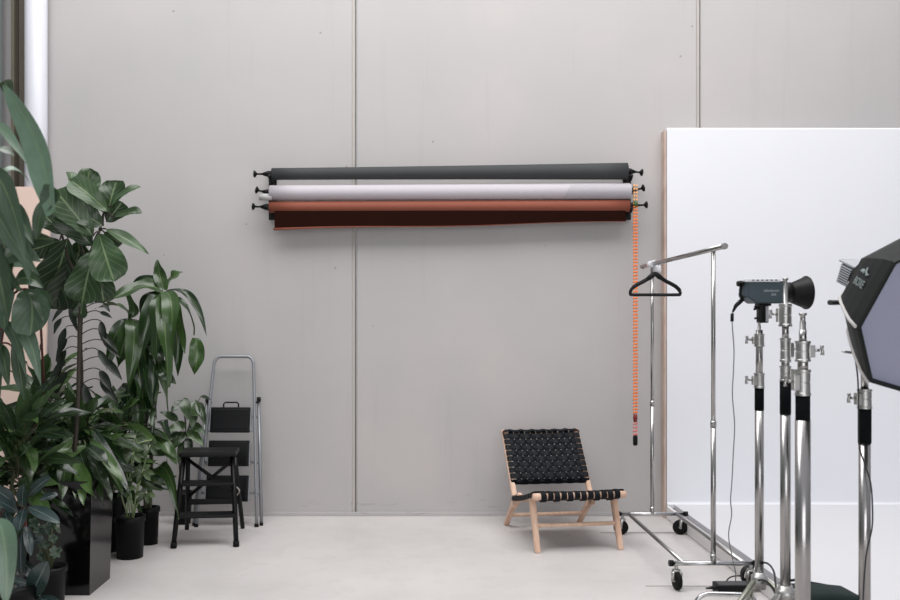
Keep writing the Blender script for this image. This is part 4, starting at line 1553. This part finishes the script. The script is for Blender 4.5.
# 5 umbrella plant in the round nursery pot in front
D5 = 5.77
p5 = at(130, 557, D5)
t = Thing('umbrella_plant', 'small umbrella plant in round black pot beside the planter', 'plant', (p5.x, D5, 0))
pot(t, p5.x, D5, .082, .09, .265)
st, fo = MB(), MB()
rg = random.Random(4)
for (hx, hy, dd, n, l) in ((133, 452, -.12, 7, .085), (143, 470, -.1, 7, .08), (120, 470, -.12, 6, .08), (150, 445, -.02, 7, .075), (135, 436, -.05, 7, .075), (126, 486, -.14, 6, .07), (146, 492, -.1, 6, .065), (122, 448, -.08, 6, .07)):
    hb_ = at(hx, hy, D5 + dd)
    root = Vector((p5.x + rg.uniform(-.03, .03), D5 + rg.uniform(-.03, .03), .22))
    st.tube(bez(root, root.lerp(hb_, .55) + Vector((rg.uniform(-.04, .04), 0, .06)), hb_, 8), .0045, 6)
    for k in range(n):
        a = 2 * PI * k / n + rg.uniform(-.2, .2)
        tip = hb_ + Vector((math.cos(a) * l, -.02 + math.sin(a) * l * .45, math.sin(a) * l * .75 - .02))
        fo.leaf(hb_ + (tip - hb_) * .15, tip, .018, (0, -.85, .5), .12, .25, 0, 'ellip', rg.random(), nl=7)
st.tube(bez(at(116, 462, D5 - .1), at(130, 442, D5 - .14), at(152, 440, D5 - .08), 8), .0045, 6)
st.tube(bez(at(118, 482, D5 - .1), at(116, 470, D5 - .1), at(116, 462, D5 - .1), 5), .0045, 6)
st.tube(bez(Vector((p5.x, D5, .22)), at(122, 500, D5 - .08), at(118, 482, D5 - .1), 5), .0045, 6)
t.part('stem', st, 'palestem', True)
t.part('foliage', fo, 'umb', True)

# 6 small leafy plant behind the stool
D6 = 6.74
p6 = at(183, 523, D6)
t = Thing('potted_plant', 'small leafy plant in black pot behind the step stool', 'plant', (p6.x, D6, 0))
pot(t, p6.x, D6, .055, .066, .24)
st, fo = MB(), MB()
crown = at(186, 436, D6 - .05)
st.tube(spline([(p6.x, D6, .2), at(181, 470, D6), crown], 6), .006, 6)
st.tube(spline([(p6.x - .02, D6, .2), at(180, 480, D6), at(178, 440, D6 - .03)], 6), .004, 6)
for (bx_, by_, tx, ty, w_, r_) in ((183, 402, 171, 412, 11, .3), (184, 398, 188, 420, 11, .5), (196, 400, 192, 430, 12, .5), (198, 402, 206, 426, 9, .35), (201, 396, 211, 400, 4, .2), (186, 424, 166, 432, 11, .7), (188, 430, 204, 446, 10, .9), (184, 432, 172, 450, 12, .45),
                                  (190, 424, 206, 434, 10, .55), (188, 438, 190, 458, 9, .3), (178, 420, 160, 412, 9, .4), (176, 440, 162, 452, 9, .5), (186, 412, 200, 416, 9, .6), (184, 440, 178, 464, 8, .5), (176, 428, 166, 444, 10, .3)):
    a, c = at(bx_, by_, D6 - .07), at(tx, ty, D6 - .14)
    st.tube(bez(crown - Vector((0, 0, .02)), crown.lerp(a, .6) + Vector((0, 0, .03)), a, 5), .0025, 5)
    fo.leaf(a, c, w_ / 2 * D6 / F, (.1, -.8, .5), .12, .25, .08, 'ovate', r_)
t.part('stem', st, 'bark', True)
t.part('foliage', fo, 'lance', True)

# 7 rubber plant in the foreground at the lower left
D7 = 4.3
rx = at(12, 0, D7).x
t = Thing('rubber_plant', 'dark rubber plant with broad glossy leaves at lower left', 'plant', (rx, D7, 0))
pot(t, rx, D7, .11, .13, .26)
st, fo = MB(), MB()
st.tube(spline([(rx, D7, .2), at(20, 585, D7), at(25, 545, D7), at(24, 508, D7), at(22, 488, D7)], 6), .0085, 7)
st.tube(spline([(rx + .03, D7, .2), at(26, 612, D7 - .02), at(31, 596, D7 - .05)], 5), .008, 7)
st.tube(spline([(rx - .03, D7, .2), at(4, 570, D7), at(2, 520, D7), at(4, 490, D7)], 5), .008, 7)
for (bx_, by_, tx, ty, w_, r_, nn, dd) in (
    (27, 497, 51, 477, 14, .6, (0, -.75, .6), -.03), (23, 508, 24, 484, 13, .7, (-.2, -1, .2), -.05), (28, 507, 60, 523, 14, .9, (.1, -.7, .7), -.1), (25, 507, 19, 531, 15, .7, (-.2, -.9, .4), -.1),
    (25, 525, 31, 556, 9, .8, (.5, -.8, .2), -.08), (22, 530, 22, 578, 13, .1, (-.1, -1, .1), -.04), (31, 597, 48, 561, 22, .75, (.1, -1, .2), -.1), (27, 582, 10, 596, 10, .8, (0, -.7, .7), -.08),
    (30, 585, 12, 580, 9, .7, (0, -.7, .7), -.06), (36, 598, 64, 607, 12, .5, (0, -.6, .8), -.1), (16, 504, -8, 487, 14, .5, (.1, -.8, .5), -.05), (18, 512, -2, 500, 12, .8, (0, -.8, .6), -.1),
    (40, 500, 58, 494, 9, .4, (0, -.8, .6), .03), (24, 545, 44, 538, 12, .2, (0, -.9, .4), .02), (20, 550, 2, 562, 14, .3, (0, -.9, .4), -.03), (22, 560, 40, 582, 12, .1, (0, -.9, .4), .0), (4, 500, -12, 520, 14, .5, (0, -.9, .4), -.05), (4, 510, 16, 540, 13, .6, (0, -.9, .4), -.06), (2, 545, -10, 580, 14, .3, (0, -.9, .3), 0)):
    a, c = at(bx_, by_, D7), at(tx, ty, D7 + dd)
    fo.leaf(a, c, w_ / 2 * D7 / F, nn, .1, .22, .03, 'ellip', r_, nl=12)
t.part('stem', st, 'redbark', True)
t.part('foliage', fo, 'rub', True)

# 8 little jade plant in front of the planter
D8 = 4.74
jx = at(50, 0, D8).x
t = Thing('jade_plant', 'little succulent with rounded pale leaves before the square planter', 'plant', (jx, D8, 0))
pot(t, jx, D8, .07, .08, .22)
st, fo = MB(), MB()
rg = random.Random(2)
for (hx, hy, n, l, r0_) in ((57, 551, 7, 7, .75), (54, 538, 5, 5, .6), (46, 544, 5, 5, .3), (40, 530, 6, 6, .15), (48, 528, 5, 6, .1), (36, 540, 5, 6, .1), (42, 556, 5, 5, .15), (35, 522, 5, 6, .1), (52, 524, 4, 5, .15)):
    hb_ = at(hx, hy, D8 - .03)
    st.tube(bez((jx, D8, .18), Vector((jx, D8, .25)).lerp(hb_, .5), hb_, 5), .005, 6)
    for k in range(n):
        a = 2 * PI * k / n + rg.uniform(-.3, .3)
        tip = hb_ + Vector((math.cos(a), -.5, math.sin(a))) * l * D8 / F
        fo.leaf(hb_, tip, 2.3 * D8 / F, (0, -1, .4), .1, .2, 0, 'ellip', min(1, max(0, r0_ + rg.uniform(-.2, .25))), nl=6)
t.part('stem', st, 'cane', True)
t.part('foliage', fo, 'jade', True)

# 9 big leaved plant nearest the camera, its stem just outside the left edge
D9 = 3.0
gx9 = at(-34, 0, D9).x
t = Thing('big_leaf_plant', 'nearest plant with big drooping leaves along the left edge', 'plant', (gx9, D9, 0))
pot(t, gx9, D9, .14, .165, .32)
st, fol = MB(), MB()
sp = spline([(gx9, D9, .28), at(-30, 480, D9), at(-24, 330, D9), at(-28, 200, D9), at(-20, 110, D9), at(-10, 82, D9)], 8)
st.tube(sp, [.016 - .008 * i / (len(sp) - 1) for i in range(len(sp))], 8)


def near(bx, by, mx, my, tx, ty, w, rnd, N=(0, -1, .3), kind='lance', dd=0.0, d2=0.0, an=None, fold=.25, wave=.06, roll=0, D=D9):
    a, b, c = at(bx, by, D + dd), at(mx, my, D + (dd + d2) / 2), at(tx, ty, D + d2)
    n0 = len(fol.v)
    fol.leaf(a, c, w / 2 * D / F, N, 0, fold, wave, kind, rnd, nl=18, nw=3, roll=roll)
    sh = (b * 2 - (a + c) / 2) - (a + c) / 2
    for i in range(n0, len(fol.v)):
        tt = fol.uv[i][1]
        fol.v[i] += sh * 2 * tt * (1 - tt)
    if an:
        q = at(*an, D)
        st.tube(bez(q, q.lerp(a, .5) + Vector((0, 0, .03)), a, 5), .005, 6)


near(52, 214, 36, 142, 2, 83, 30, 1.0, (-.45, -.8, .45), 'strap', -.15, .02, None, .35, .10, -.3)
st.tube(bez(at(-12, 84, D9), at(-4, 80, D9), at(3, 85, D9 + .02), 5), .005, 6)
near(46, 184, 52, 198, 40, 214, 22, .4, (-.2, -1, .1), 'ellip', -.12, -.14, None, .3)
near(-6, 122, 8, 136, 33, 172, 14, .95, (-.3, -.6, .8), 'lance', .0, .1, (-22, 122))
near(-2, 84, 6, 84, 10, 104, 14, .25, (.2, -.9, .3), 'ellip', .0, .05, (-12, 84))
near(-12, 168, 8, 196, 26, 262, 25, .45, (-.1, -.9, .3), 'lance', .05, -.1, (-27, 180), .35, .1)
near(-8, 200, 10, 236, 40, 276, 19, .55, (-.1, -.9, .3), 'lance', .05, .0, (-28, 205), .3, .08)
near(46, 198, 40, 216, 36, 240, 14, .5, (.2, -1, .1), 'ellip', .1, .12, None, .3)
near(14, 252, 26, 240, 55, 240, 20, .1, (.1, -.9, -.1), 'ellip', .15, .2, (-27, 225), .25)
near(-6, 182, 14, 170, 33, 188, 14, .95, (0, -.5, .9), 'lance', .12, .2, (-27, 190), .3)
near(-10, 150, 4, 150, 14, 156, 12, .5, (0, -.6, .8), 'ellip', .05, .05, (-25, 150))
near(2, 262, 20, 252, 42, 262, 26, .35, (.1, -.9, .3), 'lance', .02, .05, (-26, 260), .3)
near(-6, 250, 0, 280, 8, 320, 24, .3, (.1, -1, .2), 'lance', .02, -.05, (-27, 250), .3)
near(-10, 212, 2, 240, 12, 274, 26, .15, (.1, -1, .1), 'lance', .1, .1, (-27, 222), .3)
near(-8, 520, 4, 540, 6, 606, 26, .8, (.2, -1, .3), 'ellip', .0, -.1, (-30, 500))
near(-10, 215, 14, 214, 34, 246, 24, .5, (-.1, -.8, .6), 'lance', .1, .05, (-28, 220), .3, .1)
near(4, 238, 22, 248, 30, 284, 20, .6, (.2, -.9, .3), 'lance', .08, .0, None, .35, .1)
near(-12, 232, -2, 262, 22, 292, 24, .4, (-.2, -.9, .3), 'lance', .12, .05, (-28, 232), .3, .1)
t.part('stem', st, 'cane', True)
t.part('foliage', fol, 'arch', True)

# 10 middle distance plant with broad leaves at the left, on a red cane
D10 = 4.75
g10, y10 = -2.60, 5.36
t = Thing('red_cane_plant', 'broad leaved plant on a thin red cane at left', 'plant', (g10, y10, 0))
pot(t, g10, y10, .09, .105, .32)
st, fol = MB(), MB()
st.tube(spline([(g10, y10, .28), at(-14, 480, 5.3), at(-8, 420, 5.1), at(2, 340, 4.9), at(10, 290, D10)], 6), .006, 8)
st.tube(spline([(g10 + .02, y10, .28), at(10, 470, 5.36), at(36, 425, 5.25), at(43, 385, 5.05), at(42, 350, 4.9), at(40, 320, 4.8), at(34, 296, D10)], 6), .0065, 8)
for args in ((24, 290, 32, 304, 30, 336, 40, .45, (0, -1, .25), 'fiddle'), (30, 290, 42, 300, 45, 322, 18, .25, (.3, -1, .1), 'ellip'), (8, 286, 6, 300, 4, 330, 22, .4, (-.2, -1, .1), 'ellip'),
             (0, 322, 14, 335, 27, 378, 13, .5, (-.3, -.8, .4), 'lance'), (12, 326, 28, 338, 41, 386, 17, .65, (.2, -.9, .3), 'lance'), (0, 344, 4, 360, 9, 388, 15, .35, (0, -1, .2), 'lance'),
             (14, 340, 20, 372, 24, 400, 14, .3, (0, -1, .2), 'lance'), (-6, 330, -4, 360, 0, 400, 16, .3, (0, -1, .2), 'lance'), (10, 292, 24, 278, 44, 288, 20, .2, (0, -.8, .5), 'ellip'), (8, 280, 14, 262, 30, 268, 18, .4, (0, -.8, .5), 'ellip')):
    bx_, by_, mx, my, tx, ty, w_, r_, nn, kd = args
    near(bx_, by_, mx, my, tx, ty, w_, r_, nn, kd, -.02, -.08, (14, by_ + 4), D=D10)
t.part('stem', st, 'redbark', True)
t.part('foliage', fol, 'arch', True)

# ------------------------------------------------------------------ light
w = bpy.data.worlds.new('daylight')
sc.world = w
w.use_nodes = True
nt = w.node_tree
bg = nt.nodes['Background']
tc = nt.nodes.new('ShaderNodeTexCoord')
sp_ = nt.nodes.new('ShaderNodeSeparateXYZ')
nt.links.new(tc.outputs['Generated'], sp_.inputs[0])
rp = nt.nodes.new('ShaderNodeValToRGB')
e = rp.color_ramp.elements
e[0].position, e[0].color = .30, (.10, .098, .096, 1)
e[1].position, e[1].color = .85, (.80, .80, .84, 1)
mr = nt.nodes.new('ShaderNodeMapRange')
mr.inputs[1].default_value, mr.inputs[2].default_value = -1, 1
nt.links.new(sp_.outputs[2], mr.inputs[0])
nt.links.new(mr.outputs[0], rp.inputs[0])
nt.links.new(rp.outputs[0], bg.inputs[0])
bg.inputs[1].default_value = .62


def area(name, loc, target, sx, sy, power, col):
    li = bpy.data.lights.new(name, 'AREA')
    li.shape = 'RECTANGLE'
    li.size, li.size_y = sx, sy
    li.energy = power
    li.color = col
    o = bpy.data.objects.new(name, li)
    COL.objects.link(o)
    o.location = loc
    o.rotation_euler = (Vector(target) - Vector(loc)).to_track_quat('-Z', 'Y').to_euler()
    return o


area('skylight', (.3, 4.4, 6.3), (.3, 4.9, 0), 8.0, 3.4, 400, (1.0, .99, .98))
area('open_loading_door', (.5, -4.5, 2.35), (.5, 7, 2.2), 6.0, 4.6, 215, (.98, .98, 1.0))

# ------------------------------------------------------------------ camera
cd = bpy.data.cameras.new('camera')
cam = bpy.data.objects.new('camera', cd)
COL.objects.link(cam)
cam.location = (0, 0, EYE)
cam.rotation_euler = (R(90), 0, 0)
cd.sensor_width = 36
cd.lens = 36
cd.shift_x = (450 - CX) / 900
cd.shift_y = (CY - 300) / 900
cd.clip_start = .05
cd.dof.use_dof = True
cd.dof.focus_distance = 6.0
cd.dof.aperture_fstop = 3.2
sc.camera = cam
sc.view_settings.view_transform = 'Standard'
sc.view_settings.look = 'None'
sc.view_settings.exposure = 0.10
sc.view_settings.gamma = 1
sc.view_settings.use_curve_mapping = False
